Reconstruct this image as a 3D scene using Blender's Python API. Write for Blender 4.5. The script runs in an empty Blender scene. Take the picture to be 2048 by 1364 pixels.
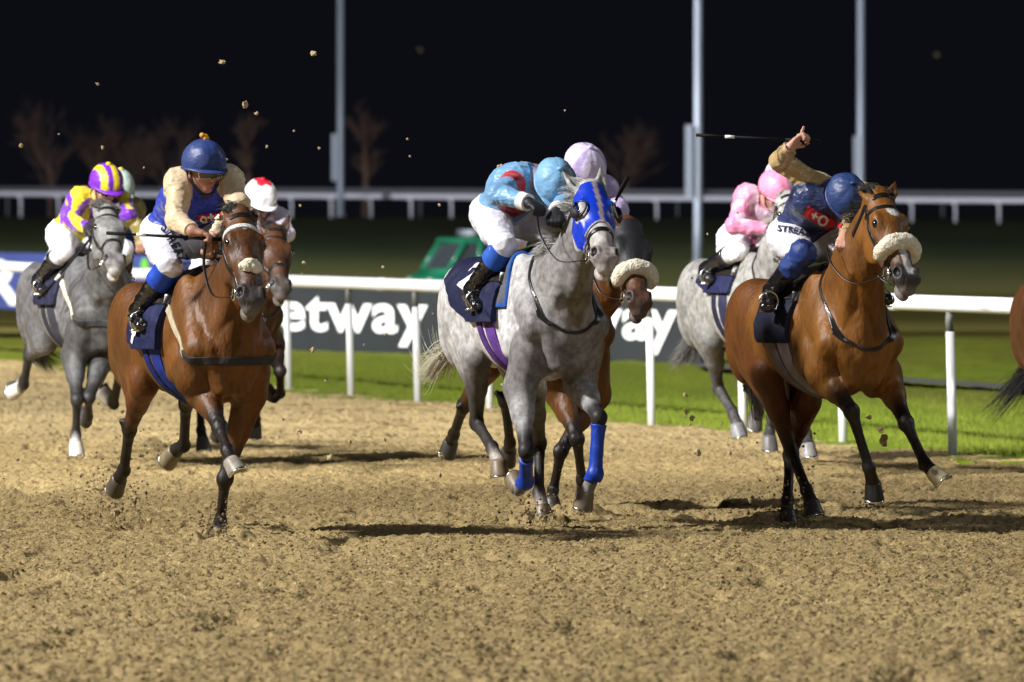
import bpy, bmesh, math, random
import numpy as np
from mathutils import Vector, Matrix
from mathutils.bvhtree import BVHTree

SC = bpy.context.scene
COL = SC.collection
F = 17000.0          # focal length in pixels of the 2048 px wide photograph
HZ = 442.0           # horizon row
HC = 1.72            # camera height

# ---------------------------------------------------------------- camera
cam_d = bpy.data.cameras.new('camera')
cam = bpy.data.objects.new('camera', cam_d)
COL.objects.link(cam)
cam.location = (0, 0, HC)
cam.rotation_euler = (math.radians(90), 0, 0)
cam_d.sensor_width = 36.0
cam_d.lens = F / 2048 * 36.0
cam_d.shift_y = -(682 - HZ) / 2048
cam_d.clip_start = 1.0
cam_d.clip_end = 3000.0
cam_d.dof.use_dof = True
cam_d.dof.focus_distance = 46.6
cam_d.dof.aperture_fstop = 6.3
SC.camera = cam

# ---------------------------------------------------------------- night sky
w = bpy.data.worlds.new('World'); SC.world = w; w.use_nodes = True
nt = w.node_tree
bg = nt.nodes['Background']
skyt = nt.nodes.new('ShaderNodeTexSky'); skyt.sky_type = 'NISHITA'; skyt.sun_disc = False
skyt.sun_elevation = math.radians(-6.0); skyt.sun_rotation = math.radians(200)
mixn = nt.nodes.new('ShaderNodeMixRGB'); mixn.blend_type = 'ADD'; mixn.inputs[0].default_value = 1.0
mixn.inputs[2].default_value = (0.034, 0.036, 0.056, 1)       # faint city glow of the night
nt.links.new(skyt.outputs[0], mixn.inputs[1])
nt.links.new(mixn.outputs[0], bg.inputs[0])
bg.inputs[1].default_value = 0.11

SC.view_settings.view_transform = 'Standard'
SC.view_settings.look = 'None'
SC.view_settings.exposure = 0.0
SC.view_settings.gamma = 1.0

# ---------------------------------------------------------------- floodlights of the track (unseen masts), plus added lamps that brighten
FLOODS = [  # mast foot, lamp height, aim, watts, cone deg, lamp radius, colour
    ((-36.0, 39.0), 29.0, (1.0, 50.0, 0.5), 178000, 62, 1.9, (1.0, 0.975, 0.95)),
    ((-44.0, 104.0), 27.0, (0.0, 104.0, 0.0), 270000, 80, 0.8, (1.0, 0.985, 0.95)),
    ((44.0, 62.0), 27.0, (0.0, 52.0, 0.5), 15000, 60, 1.0, (0.92, 0.95, 1.0)),
    ((-30.0, 18.0), 30.0, (1.5, 92.0, 0.0), 265000, 38, 1.0, (1.0, 0.99, 0.96)),  # added lamp, brightens the boards, rail posts and grass
    ((13.0, -8.0), 24.0, (1.0, 50.0, 0.5), 24000, 40, 1.0, (0.86, 0.92, 1.0)),  # added fill from the front, lifts the shaded sides
    ((-60.0, 215.0), 34.0, (3.0, 300.0, 1.0), 620000, 100, 1.0, (0.88, 0.92, 1.0)),
    ((-48.0, 135.0), 32.0, (2.0, 205.0, 0.5), 420000, 76, 1.0, (0.95, 0.97, 1.0)),  # added lamp, brightens the vehicles and the ground around them
]
FL_OBJS = []
for (fx, fy), fz, aim, watts, cone, rad, colr in FLOODS:
    ld = bpy.data.lights.new('floodlight', 'SPOT')
    ld.energy = watts; ld.spot_size = math.radians(cone); ld.spot_blend = 0.3
    ld.shadow_soft_size = rad; ld.color = colr
    lo = bpy.data.objects.new('floodlight_lamp', ld)
    COL.objects.link(lo)
    lo.location = (fx, fy, fz)
    lo.rotation_euler = (Vector(aim) - Vector((fx, fy, fz))).to_track_quat('-Z', 'Y').to_euler()
    FL_OBJS.append(lo)
# ================================================================ helpers
def A(*v): return np.array(v, dtype=float)
def unit(v):
    v = np.asarray(v, float); n = np.linalg.norm(v)
    return v / n if n > 1e-9 else v
def lerp(a, b, t): return a + (b - a) * t

def tag(o, label=None, cat=None, group=None, kind=None):
    if label: o['label'] = label
    if cat: o['category'] = cat
    if group: o['group'] = group
    if kind: o['kind'] = kind
    return o
def empty(name, loc, rz=0.0, **k):
    o = bpy.data.objects.new(name, None); COL.objects.link(o)
    o.location = loc; o.rotation_euler = (0, 0, rz); o.empty_display_size = 0.2
    return tag(o, **k)
def mk(name, V, Fc, mat, parent=None, col=None, smooth=True, **k):
    me = bpy.data.meshes.new(name)
    V = np.asarray(V, dtype=np.float32)
    if isinstance(Fc, np.ndarray):
        n, s = Fc.shape
        me.vertices.add(len(V)); me.vertices.foreach_set('co', V.ravel())
        me.loops.add(n * s); me.loops.foreach_set('vertex_index', Fc.astype(np.int32).ravel())
        me.polygons.add(n)
        me.polygons.foreach_set('loop_start', np.arange(0, n * s, s, dtype=np.int32))
        me.polygons.foreach_set('loop_total', np.full(n, s, dtype=np.int32))
        me.update(calc_edges=True)
    else:
        me.from_pydata(V.tolist(), [], [list(f) for f in Fc]); me.update()
    if smooth: me.polygons.foreach_set('use_smooth', np.ones(len(me.polygons), dtype=bool))
    if col is not None:
        ca = me.color_attributes.new('Col', 'FLOAT_COLOR', 'POINT')
        c4 = np.ones((len(V), 4), dtype=np.float32); c4[:, :3] = col
        ca.data.foreach_set('color', c4.ravel())
    me.materials.append(mat)
    o = bpy.data.objects.new(name, me); COL.objects.link(o)
    if parent: o.parent = parent
    return tag(o, **k)

class MB:
    """collects simple shapes into one mesh"""
    def __init__(s): s.v = []; s.f = []; s.c = []
    def add(s, V, Fc, c=(1, 1, 1)):
        o = len(s.v); s.v += [tuple(p) for p in V]; s.f += [tuple(i + o for i in f) for f in Fc]; s.c += [c] * len(V)
    def box(s, c, size, R=None, col=(1, 1, 1), taper=1.0):
        x, y, z = [q / 2 for q in size]
        P = [(-x, -y, -z), (x, -y, -z), (x, y, -z), (-x, y, -z), (-x * taper, -y * taper, z), (x * taper, -y * taper, z), (x * taper, y * taper, z), (-x * taper, y * taper, z)]
        P = [np.array(p) for p in P]
        if R is not None: P = [np.asarray(R) @ p for p in P]
        s.add([p + np.array(c) for p in P], [(0, 3, 2, 1), (4, 5, 6, 7), (0, 1, 5, 4), (1, 2, 6, 5), (2, 3, 7, 6), (3, 0, 4, 7)], col)
    def tube(s, P, R, n=8, col=(1, 1, 1), caps=True, flat=1.0):
        P = [np.asarray(p, float) for p in P]
        if not hasattr(R, '__len__'): R = [R] * len(P)
        T = [unit((P[min(i + 1, len(P) - 1)]) - P[max(i - 1, 0)]) for i in range(len(P))]
        up = A(0, 0, 1) if abs(T[0][2]) < .9 else A(1, 0, 0)
        S = unit(np.cross(T[0], up)); V = []; Fc = []
        for i, p in enumerate(P):
            S = unit(S - T[i] * np.dot(S, T[i])); U = np.cross(T[i], S)
            for k in range(n):
                a = 2 * math.pi * k / n
                V.append(p + R[i] * (math.cos(a) * S + math.sin(a) * U * flat))
        for i in range(len(P) - 1):
            for k in range(n):
                a, b = i * n + k, i * n + (k + 1) % n
                Fc.append((a, b, b + n, a + n))
        if caps:
            Fc.append(tuple(range(n - 1, -1, -1))); Fc.append(tuple(range((len(P) - 1) * n, len(P) * n)))
        s.add(V, Fc, col)
    def sphere(s, c, r, nu=12, nv=8, R=None, col=(1, 1, 1)):
        r = np.array(r, float) if hasattr(r, '__len__') else np.array([r, r, r], float)
        V = []; Fc = []
        for j in range(nv + 1):
            th = math.pi * j / nv
            for i in range(nu):
                ph = 2 * math.pi * i / nu
                p = r * np.array([math.sin(th) * math.cos(ph), math.sin(th) * math.sin(ph), math.cos(th)])
                if R is not None: p = np.asarray(R) @ p
                V.append(p + np.array(c))
        for j in range(nv):
            for i in range(nu):
                a, b = j * nu + i, j * nu + (i + 1) % nu
                Fc.append((a, a + nu, b + nu, b))
        s.add(V, Fc, col)
    def ring(s, c, r, t, nrm, n=20, m=6, col=(1, 1, 1), ax=None, squash=1.0):
        nrm = unit(nrm); a = unit(np.cross(nrm, A(0, 0, 1) if abs(nrm[2]) < .9 else A(1, 0, 0))) if ax is None else unit(ax)
        b = np.cross(nrm, a)
        P = [np.array(c) + r * (math.cos(q) * a + math.sin(q) * b * squash) for q in np.linspace(0, 2 * math.pi, n + 1)]
        s.tube(P, t, m, col, caps=False)
    def build(s, name, mat, parent=None, smooth=True, **k):
        return mk(name, s.v, s.f, mat, parent, col=np.array(s.c, np.float32), smooth=smooth, **k)

# ---------------------------------------------------------------- noise
def _h(ix, iy, iz, seed):
    n = (ix.astype(np.int64) * 374761393 + iy.astype(np.int64) * 668265263 + iz.astype(np.int64) * 2147483647 + seed * 1274126177) & 0xffffffff
    n = ((n ^ (n >> 13)) * 1274126177) & 0xffffffff
    n = (n ^ (n >> 16)) & 0xffffffff
    return n.astype(np.float64) / 4294967295.0 * 2 - 1
def vnoise(P, sc=1.0, seed=0):
    P = np.asarray(P, float) * sc
    i = np.floor(P).astype(np.int64); f = P - i; f = f * f * (3 - 2 * f)
    r = 0
    for dx in (0, 1):
        wx = f[..., 0] if dx else 1 - f[..., 0]
        for dy in (0, 1):
            wy = f[..., 1] if dy else 1 - f[..., 1]
            for dz in (0, 1):
                wz = f[..., 2] if dz else 1 - f[..., 2]
                r = r + wx * wy * wz * _h(i[..., 0] + dx, i[..., 1] + dy, i[..., 2] + dz, seed)
    return r

# ---------------------------------------------------------------- materials
MATS = {}
def mat(name, color=None, rough=.6, metal=0., vcol=False, noise=None, bump=None, spec=.5, sheen=0., emit=None, coat=0., ramp=None):
    if name in MATS: return MATS[name]
    m = bpy.data.materials.new(name); m.use_nodes = True
    t = m.node_tree; N = t.nodes; L = t.links; b = N['Principled BSDF']
    b.inputs['Roughness'].default_value = rough; b.inputs['Metallic'].default_value = metal
    b.inputs['Specular IOR Level'].default_value = spec
    b.inputs['Sheen Weight'].default_value = sheen
    b.inputs['Coat Weight'].default_value = coat
    if coat: b.inputs['Coat Roughness'].default_value = .15
    tc = N.new('ShaderNodeTexCoord')
    if vcol:
        src = N.new('ShaderNodeAttribute'); src.attribute_name = 'Col'; out = src.outputs['Color']
    else:
        src = N.new('ShaderNodeRGB'); src.outputs[0].default_value = (*color, 1); out = src.outputs[0]
    if noise:   # list of (scale, low, high, detail, stretch)
        for (sc, lo, hi, det, st) in noise:
            mp = N.new('ShaderNodeMapping'); mp.inputs['Scale'].default_value = st
            L.new(tc.outputs['Object'], mp.inputs[0])
            n = N.new('ShaderNodeTexNoise'); n.inputs['Scale'].default_value = sc; n.inputs['Detail'].default_value = det
            L.new(mp.outputs[0], n.inputs[0])
            r = N.new('ShaderNodeMapRange'); r.inputs[1].default_value = .33; r.inputs[2].default_value = .67
            r.inputs[3].default_value = lo; r.inputs[4].default_value = hi
            L.new(n.outputs[0], r.inputs[0])
            mx = N.new('ShaderNodeMixRGB'); mx.blend_type = 'MULTIPLY'; mx.inputs[0].default_value = 1
            L.new(out, mx.inputs[1]); L.new(r.outputs[0], mx.inputs[2]); out = mx.outputs[0]
    L.new(out, b.inputs['Base Color'])
    if bump:    # list of (scale, strength, distance, stretch)
        prev = None
        for (sc, stg, dist, st) in bump:
            mp = N.new('ShaderNodeMapping'); mp.inputs['Scale'].default_value = st
            L.new(tc.outputs['Object'], mp.inputs[0])
            n = N.new('ShaderNodeTexNoise'); n.inputs['Scale'].default_value = sc; n.inputs['Detail'].default_value = 3
            L.new(mp.outputs[0], n.inputs[0])
            bp = N.new('ShaderNodeBump'); bp.inputs['Strength'].default_value = stg; bp.inputs['Distance'].default_value = dist
            L.new(n.outputs[0], bp.inputs['Height'])
            if prev: L.new(prev.outputs[0], bp.inputs['Normal'])
            prev = bp
        L.new(prev.outputs[0], b.inputs['Normal'])
    if emit:
        b.inputs['Emission Color'].default_value = (*emit[0], 1); b.inputs['Emission Strength'].default_value = emit[1]
    MATS[name] = m
    return m
ONE = (1, 1, 1)
M_COAT = mat('glossy_bay_coat', rough=.52, vcol=True, spec=.36,
             noise=[(5, .7, 1.2, 3, (1, 1, .6)), (16, .85, 1.1, 3, (1, 1, .35)), (70, .85, 1.1, 2, (1, 1, .3))], bump=[(8, .85, .035, (1, 1, .55)), (22, .4, .012, (1, 1, .35)), (90, .4, .004, (1, 1, .25))])
M_GREY = mat('dappled_grey_coat', rough=.55, vcol=True, spec=.3,
             noise=[(24, .62, 1.12, 2, (1, 1, 1)), (70, .85, 1.08, 2, (1, 1, .7)), (5, .72, 1.1, 3, ONE)], bump=[(9, .4, .02, (1, 1, .5)), (50, .2, .005, (1, 1, .25))])
M_SKIN = mat('skin', rough=.5, vcol=True, noise=[(30, .9, 1.06, 2, ONE)], spec=.4)
M_SILK = mat('racing_silk', rough=.43, vcol=True, spec=.5, sheen=.2, noise=[(18, .9, 1.05, 2, ONE)], bump=[(9, .7, .03, (1, 1, 2.2)), (20, .3, .010, (1.5, 1, 1))])
M_BREECH = mat('breeches_cloth', rough=.55, vcol=True, spec=.35, noise=[(14, .93, 1.03, 2, ONE)], bump=[(11, .5, .02, (1, 1.6, 1))])
M_LEATHER = mat('dark_leather', (.012, .010, .009), rough=.33, spec=.5, bump=[(70, .2, .003, ONE)])
M_BROWNL = mat('brown_leather', (.09, .03, .012), rough=.4, spec=.5, bump=[(70, .2, .003, ONE)])
M_BOOT = mat('polished_boot', (.008, .008, .010), rough=.16, spec=.7, coat=.5, bump=[(16, .7, .02, (1, 1, 2)), (40, .3, .008, ONE)])
M_CLOTH = mat('number_cloth_weave', rough=.7, vcol=True, spec=.25, noise=[(9, .8, 1.1, 2, ONE)], bump=[(8, .7, .03, (1.4, 1, 1)), (260, .2, .002, ONE)])
M_METAL = mat('bit_metal', (.75, .74, .70), rough=.22, metal=1.)
M_FLEECE = mat('sheepskin', (.80, .74, .58), rough=.95, spec=.1, noise=[(30, .85, 1.06, 3, ONE)], bump=[(90, .9, .012, ONE), (35, .8, .02, ONE)])
M_HOOF = mat('hoof_horn', rough=.45, vcol=True, spec=.4, noise=[(25, .7, 1.1, 3, (1, 1, .3))], bump=[(60, .3, .004, (1, 1, .1))])
M_EYE = mat('horse_eye', (.006, .004, .003), rough=.05, spec=.8, coat=1.)
M_HAIR = mat('horse_hair', rough=.5, vcol=True, spec=.35)
M_HELM = mat('silk_cap', rough=.48, vcol=True, spec=.45, noise=[(12, .92, 1.05, 2, ONE)], bump=[(10, .6, .02, (1, 1, 1.8)), (30, .2, .008, ONE)])
M_WHITE = mat('white_print', (.8, .8, .8), rough=.6)
M_RED = mat('red_print', (.55, .012, .018), rough=.6)
M_NAVY = mat('navy_print', (.01, .012, .05), rough=.6)
M_BLUEB = mat('blue_neoprene', (.004, .045, .38), rough=.45, noise=[(20, .85, 1.1, 2, ONE)], bump=[(14, .4, .01, ONE)])
M_BLACKC = mat('black_cloth', (.010, .010, .013), rough=.6, bump=[(30, .4, .008, ONE)])
M_WHIP = mat('whip_black', (.006, .006, .007), rough=.7, spec=.2)
M_GLASS = mat('goggle_glass', (.03, .03, .035), rough=.06, spec=.9, coat=1.)

# ---------------------------------------------------------------- implicit surfaces -> one continuous mesh
class Prim: pass
class SDF:
    def __init__(s): s.p = []
    def add(s, a, b, r1, r2=None, side=(0, 1, 0), k=.03, c=(1, 1, 1), c2=None, tag='', sub=False):
        """tapered elliptical limb a->b, r=(half width along side, half height)"""
        q = Prim(); q.a = np.asarray(a, float); q.b = np.asarray(b, float)
        r1 = r1 if hasattr(r1, '__len__') else (r1, r1)
        r2 = r1 if r2 is None else (r2 if hasattr(r2, '__len__') else (r2, r2))
        q.r1 = r1; q.r2 = r2; q.k = k; q.c = np.array(c); q.c2 = np.array(c if c2 is None else c2); q.tag = tag; q.sub = sub
        ab = q.b - q.a; L = np.linalg.norm(ab)
        T = ab / L if L > 1e-5 else unit(np.cross(side, A(0, 0, 1)) if abs(side[2]) < .99 else A(1, 0, 0))
        S = np.asarray(side, float); S = S - T * np.dot(S, T)
        if np.linalg.norm(S) < .1: S = A(1, 0, 0) - T * T[0]
        q.S = unit(S); q.T = T; q.U = np.cross(T, q.S); q.L = L; q.cap = None
        s.p.append(q); return q
    def ell(s, ce, r, T=(1, 0, 0), side=(0, 1, 0), **k):
        """ellipsoid: r=(along T, along side, along up)"""
        ce = np.asarray(ce, float); T = unit(T)
        q = s.add(ce, ce + T * 1e-3, (r[1], r[2]), side=side, **k); q.cap = r[0]
        return q
    def dist(s, q, X, Y, Z):
        rx, ry, rz = X - q.a[0], Y - q.a[1], Z - q.a[2]
        tt = rx * q.T[0] + ry * q.T[1] + rz * q.T[2]
        t = np.clip(tt / q.L, 0, 1)
        la = tt - t * q.L
        ls = rx * q.S[0] + ry * q.S[1] + rz * q.S[2]
        lu = rx * q.U[0] + ry * q.U[1] + rz * q.U[2]
        w = q.r1[0] + (q.r2[0] - q.r1[0]) * t; h = q.r1[1] + (q.r2[1] - q.r1[1]) * t
        m = np.minimum(w, h) if q.cap is None else q.cap
        x, y, z = ls / w, lu / h, la / m
        k0 = np.sqrt(x * x + y * y + z * z) + 1e-9
        k1 = np.sqrt((x / w) ** 2 + (y / h) ** 2 + (z / m) ** 2) + 1e-9
        return np.maximum(k0 * (k0 - 1) / k1, -np.minimum(w, h)), t
    def mesh(s, vs):
        lo = np.min([np.minimum(q.a, q.b) - max(*q.r1, *q.r2, q.cap or 0) for q in s.p if not q.sub], axis=0) - .03
        hi = np.max([np.maximum(q.a, q.b) + max(*q.r1, *q.r2, q.cap or 0) for q in s.p if not q.sub], axis=0) + .03
        n = np.ceil((hi - lo) / vs).astype(int) + 1
        G = [(lo[i] + vs * np.arange(n[i])).astype(np.float32) for i in range(3)]
        D = np.full(n, .25, dtype=np.float32)
        for q in s.p:
            mr = max(*q.r1, *q.r2, q.cap or 0) + q.k + .04
            a = np.maximum(np.floor((np.minimum(q.a, q.b) - mr - lo) / vs).astype(int), 0)
            b = np.minimum(np.ceil((np.maximum(q.a, q.b) + mr - lo) / vs).astype(int) + 1, n)
            if np.any(b <= a): continue
            sl = tuple(slice(a[i], b[i]) for i in range(3))
            X = G[0][sl[0]][:, None, None]; Y = G[1][sl[1]][None, :, None]; Z = G[2][sl[2]][None, None, :]
            d, _ = s.dist(q, X, Y, Z); d = d.astype(np.float32)
            d0 = D[sl]
            if q.sub:
                h = np.maximum(q.k - np.abs(d0 + d), 0) / q.k
                D[sl] = np.maximum(d0, -d) + h * h * q.k * .25
            else:
                h = np.maximum(q.k - np.abs(d0 - d), 0) / q.k
                D[sl] = np.minimum(d0, d) - h * h * q.k * .25
        V, Fq = surfnet(D, lo, vs)
        s.V, s.F = V, Fq
        s.N = vnormals(V, Fq)
        # soft weights of each primitive at each vertex
        cols = np.zeros((len(V), 3)); tot = np.zeros(len(V)); s.W = {}
        dmin = np.full(len(V), 9.); ds = []
        for q in s.p:
            if q.sub: ds.append(None); continue
            d, t = s.dist(q, V[:, 0], V[:, 1], V[:, 2]); ds.append((d, t)); dmin = np.minimum(dmin, d)
        for q, dt in zip(s.p, ds):
            if dt is None: continue
            wgt = np.exp(-(dt[0] - dmin) / .010)
            cols += wgt[:, None] * (q.c[None] + (q.c2 - q.c)[None] * dt[1][:, None]); tot += wgt
            s.W[q.tag] = s.W.get(q.tag, 0) + wgt
        for k_ in s.W: s.W[k_] = s.W[k_] / tot
        s.C = cols / tot[:, None]
        for q in s.p:
            if q.sub:
                d, _ = s.dist(q, V[:, 0], V[:, 1], V[:, 2])
                wgt = np.clip(1 - d / .006, 0, 1)[:, None]; s.C = s.C * (1 - wgt) + q.c[None] * wgt
        return s
    def w(s, *tags):
        r = np.zeros(len(s.V))
        for t in tags:
            if t in s.W: r = r + s.W[t]
        return r

def vnormals(V, Fq):
    n = np.cross(V[Fq[:, 2]] - V[Fq[:, 0]], V[Fq[:, -1]] - V[Fq[:, 1]]) if Fq.shape[1] == 4 else np.cross(V[Fq[:, 1]] - V[Fq[:, 0]], V[Fq[:, 2]] - V[Fq[:, 0]])
    N = np.zeros_like(V)
    for i in range(Fq.shape[1]): np.add.at(N, Fq[:, i], n)
    return N / (np.linalg.norm(N, axis=1)[:, None] + 1e-12)

def surfnet(D, lo, vs):
    I = D < 0
    nx, ny, nz = [q - 1 for q in D.shape]
    cnt = np.zeros((nx, ny, nz), np.int8)
    offs = [(a, b, c) for a in (0, 1) for b in (0, 1) for c in (0, 1)]
    for a, b, c in offs: cnt += I[a:a + nx, b:b + ny, c:c + nz]
    act = np.argwhere((cnt > 0) & (cnt < 8))
    P = np.zeros((len(act), 3)); K = np.zeros(len(act))
    val = {o: D[act[:, 0] + o[0], act[:, 1] + o[1], act[:, 2] + o[2]].astype(float) for o in offs}
    for o in offs:
        for ax in range(3):
            if o[ax] == 0:
                o2 = list(o); o2[ax] = 1; o2 = tuple(o2)
                a, b = val[o], val[o2]
                m = (a < 0) != (b < 0)
                t = np.where(m, a / np.where(m, a - b, 1), 0)
                e = np.tile(np.array(o, float), (len(act), 1)); e[:, ax] = t
                P += e * m[:, None]; K += m
    P = P / K[:, None]
    V = lo + (act + P) * vs
    idx = np.full((nx, ny, nz), -1, np.int32); idx[act[:, 0], act[:, 1], act[:, 2]] = np.arange(len(act))
    Q = []
    for ax in range(3):
        sh = [slice(0, nx), slice(0, ny), slice(0, nz)]
        s0 = [slice(1, nx), slice(1, ny), slice(1, nz)]; s1 = list(s0)
        s0[ax] = slice(0, [nx, ny, nz][ax]); s1[ax] = slice(1, [nx, ny, nz][ax] + 1)
        a = I[tuple(s0)]; b = I[tuple(s1)]
        e = np.argwhere(a != b); inside = a[e[:, 0], e[:, 1], e[:, 2]]
        off = np.ones(3, int); off[ax] = 0; e = e + off
        u, v = [(1, 2), (2, 0), (0, 1)][ax]
        def g(du, dv):
            q = e.copy(); q[:, u] -= du; q[:, v] -= dv
            return idx[q[:, 0], q[:, 1], q[:, 2]]
        quad = np.stack([g(1, 1), g(0, 1), g(0, 0), g(1, 0)], 1)
        quad[~inside] = quad[~inside][:, ::-1]
        Q.append(quad)
    Q = np.concatenate(Q); Q = Q[(Q >= 0).all(1)]
    return V, Q

def tri(Fq): return np.concatenate([Fq[:, [0, 1, 2]], Fq[:, [0, 2, 3]]]) if Fq.shape[1] == 4 else Fq

def shell(name, B, field, offset, mat, parent, col=None, wr=0., wrs=9., seed=1, **k):
    """cloth or strap lying on body B where field>0, pushed out by offset, hemmed back to the body"""
    V, N = B.V, B.N
    off = np.full(len(V), offset) if np.isscalar(offset) else np.asarray(offset)
    if wr:
        r_ = 1 - np.abs(vnoise(V * A(1, 1.5, .8) + .04 * vnoise(V, 14, seed + 9)[:, None], wrs, seed)) * 1.9; r2_ = 1 - np.abs(vnoise(V * A(.8, 1, 1.3), wrs * 2.2, seed + 5)) * 1.9
        off = off + wr * np.sign(r_) * r_ ** 2 + wr * .55 * np.sign(r2_) * r2_ ** 2
        off = np.maximum(off, .003)
    X = V + N * off[:, None]
    T = tri(B.F); f = field[T]; c = (f > 0).sum(1)
    full = T[c == 3]
    used = np.unique(T[c > 0])
    mp = np.full(len(V), -1, int); mp[used] = np.arange(len(used))
    OV = [X[used]]; BV = [V[used]]; Fc = [mp[full]]
    colr = None if col is None else [np.asarray(col)[used] if np.ndim(col) == 2 else np.tile(np.array(col, float), (len(used), 1))]
    nv = len(used)
    def cut(i, j):
        t = field[i] / (field[i] - field[j])
        t = t[:, None]
        return X[i] + (X[j] - X[i]) * t, V[i] + (V[j] - V[i]) * t, (None if colr is None else (np.asarray(col)[i] + (np.asarray(col)[j] - np.asarray(col)[i]) * t if np.ndim(col) == 2 else np.tile(np.array(col, float), (len(i), 1))))
    rim = []
    for want in (1, 2):
        sel = T[c == want]
        if not len(sel): continue
        fs = field[sel] > 0
        for r in range(3):
            if want == 1: m = fs[:, r]
            else: m = ~fs[:, r]
            s_ = sel[m]
            if not len(s_): continue
            a, b, cc = s_[:, r], s_[:, (r + 1) % 3], s_[:, (r + 2) % 3]
            if want == 1: p, q = (a, b), (a, cc)
            else: p, q = (b, a), (cc, a)
            x1, v1, c1 = cut(*p); x2, v2, c2 = cut(*q)
            n = len(s_); i1 = nv + np.arange(n); i2 = nv + n + np.arange(n); nv += 2 * n
            OV += [x1, x2]; BV += [v1, v2]
            if colr is not None: colr += [c1, c2]
            if want == 1:
                Fc.append(np.stack([mp[a], i1, i2], 1)); rim.append((i1, i2))
            else:
                Fc.append(np.stack([i1, mp[b], mp[cc]], 1)); Fc.append(np.stack([i1, mp[cc], i2], 1)); rim.append((i2, i1))
    OV = np.concatenate(OV); BV = np.concatenate(BV); Fc = [f for f in Fc if len(f)]
    if not Fc: return None
    Fc = np.concatenate(Fc)
    colr = None if colr is None else np.concatenate(colr)
    if rim:
        e = np.concatenate([np.stack(r, 1) for r in rim])
        base = len(OV)
        ev = np.unique(e); m2 = np.full(len(OV), -1); m2[ev] = base + np.arange(len(ev))
        OV = np.concatenate([OV, BV[ev] - 0.0]); 
        if colr is not None: colr = np.concatenate([colr, colr[ev]])
        Fc = np.concatenate([Fc, np.stack([e[:, 0], m2[e[:, 0]], m2[e[:, 1]]], 1), np.stack([e[:, 0], m2[e[:, 1]], e[:, 1]], 1)])
    # weld duplicates
    key = np.round(OV * 2e4).astype(np.int64)
    _, first, inv = np.unique(key, axis=0, return_index=True, return_inverse=True)
    inv = inv.reshape(-1)
    Fc = inv[Fc]; OV = OV[first]; colr = None if colr is None else colr[first]
    ok = (Fc[:, 0] != Fc[:, 1]) & (Fc[:, 1] != Fc[:, 2]) & (Fc[:, 0] != Fc[:, 2])
    return mk(name, OV, Fc[ok], mat, parent, col=colr, **k)

def bvh_of(V, Fq): return BVHTree.FromPolygons([Vector(v) for v in V], [tuple(int(i) for i in f) for f in Fq])
def bvh_obj(o): return BVHTree.FromPolygons([v.co for v in o.data.vertices], [tuple(p.vertices) for p in o.data.polygons])

def text_mesh(body, size, bold=0.0, cuts=2):
    cu = bpy.data.curves.new('t', 'FONT'); cu.body = body; cu.size = size; cu.offset = bold; cu.align_x = 'CENTER'; cu.align_y = 'CENTER'
    cu.resolution_u = 4; cu.space_character = 1.06
    o = bpy.data.objects.new('t', cu); COL.objects.link(o)
    dg = bpy.context.evaluated_depsgraph_get(); dg.update()
    me = bpy.data.meshes.new_from_object(o.evaluated_get(dg))
    bpy.data.objects.remove(o); bpy.data.curves.remove(cu)
    bm = bmesh.new(); bm.from_mesh(me); bpy.data.meshes.remove(me)
    bmesh.ops.triangulate(bm, faces=bm.faces[:])
    if cuts: 
        for _ in range(cuts): bmesh.ops.subdivide_edges(bm, edges=bm.edges[:], cuts=1, use_grid_fill=True)
        bmesh.ops.triangulate(bm, faces=bm.faces[:])
    V = [v.co[:2] for v in bm.verts]; Fc = [[v.index for v in f.verts] for f in bm.faces]; bm.free()
    return V, Fc
def grid2(w, h, nx=12, ny=6):
    V = [(-w / 2 + w * i / nx, -h / 2 + h * j / ny) for j in range(ny + 1) for i in range(nx + 1)]
    Fc = [(j * (nx + 1) + i, j * (nx + 1) + i + 1, (j + 1) * (nx + 1) + i + 1, (j + 1) * (nx + 1) + i) for j in range(ny) for i in range(nx)]
    return V, Fc
def project(name, shape, O, X, Y, bvh, mat, parent, lift=.004, reach=.6, deep=None, **k):
    """lay a flat print on a surface: O origin in front of it, X/Y in-plane axes, cast along -(X x Y)"""
    X, Y = unit(X), unit(Y); Zd = unit(np.cross(X, Y)); V2, Fc = shape
    V = []; ok = []; dd = []
    for (x, y) in V2:
        p = np.asarray(O) + X * x + Y * y
        h = bvh.ray_cast(Vector(p + Zd * .15), Vector(-Zd), reach)
        dd.append(h[3] if h[0] is not None else -1)
        if h[0] is None: V.append(p); ok.append(False)
        else: V.append(np.array(h[0]) + Zd * lift * .4 + np.array(h[1]) * lift * (1 if np.dot(np.array(h[1]), Zd) > 0 else -1)); ok.append(True)
    if deep is not None: mx_ = np.percentile([d for d in dd if d > 0], 92); ok = [o and d > mx_ - deep for o, d in zip(ok, dd)]
    Fc = [f for f in Fc if all(ok[i] for i in f)]
    if not Fc: return None
    return mk(name, V, Fc, mat, parent, **k)

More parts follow.
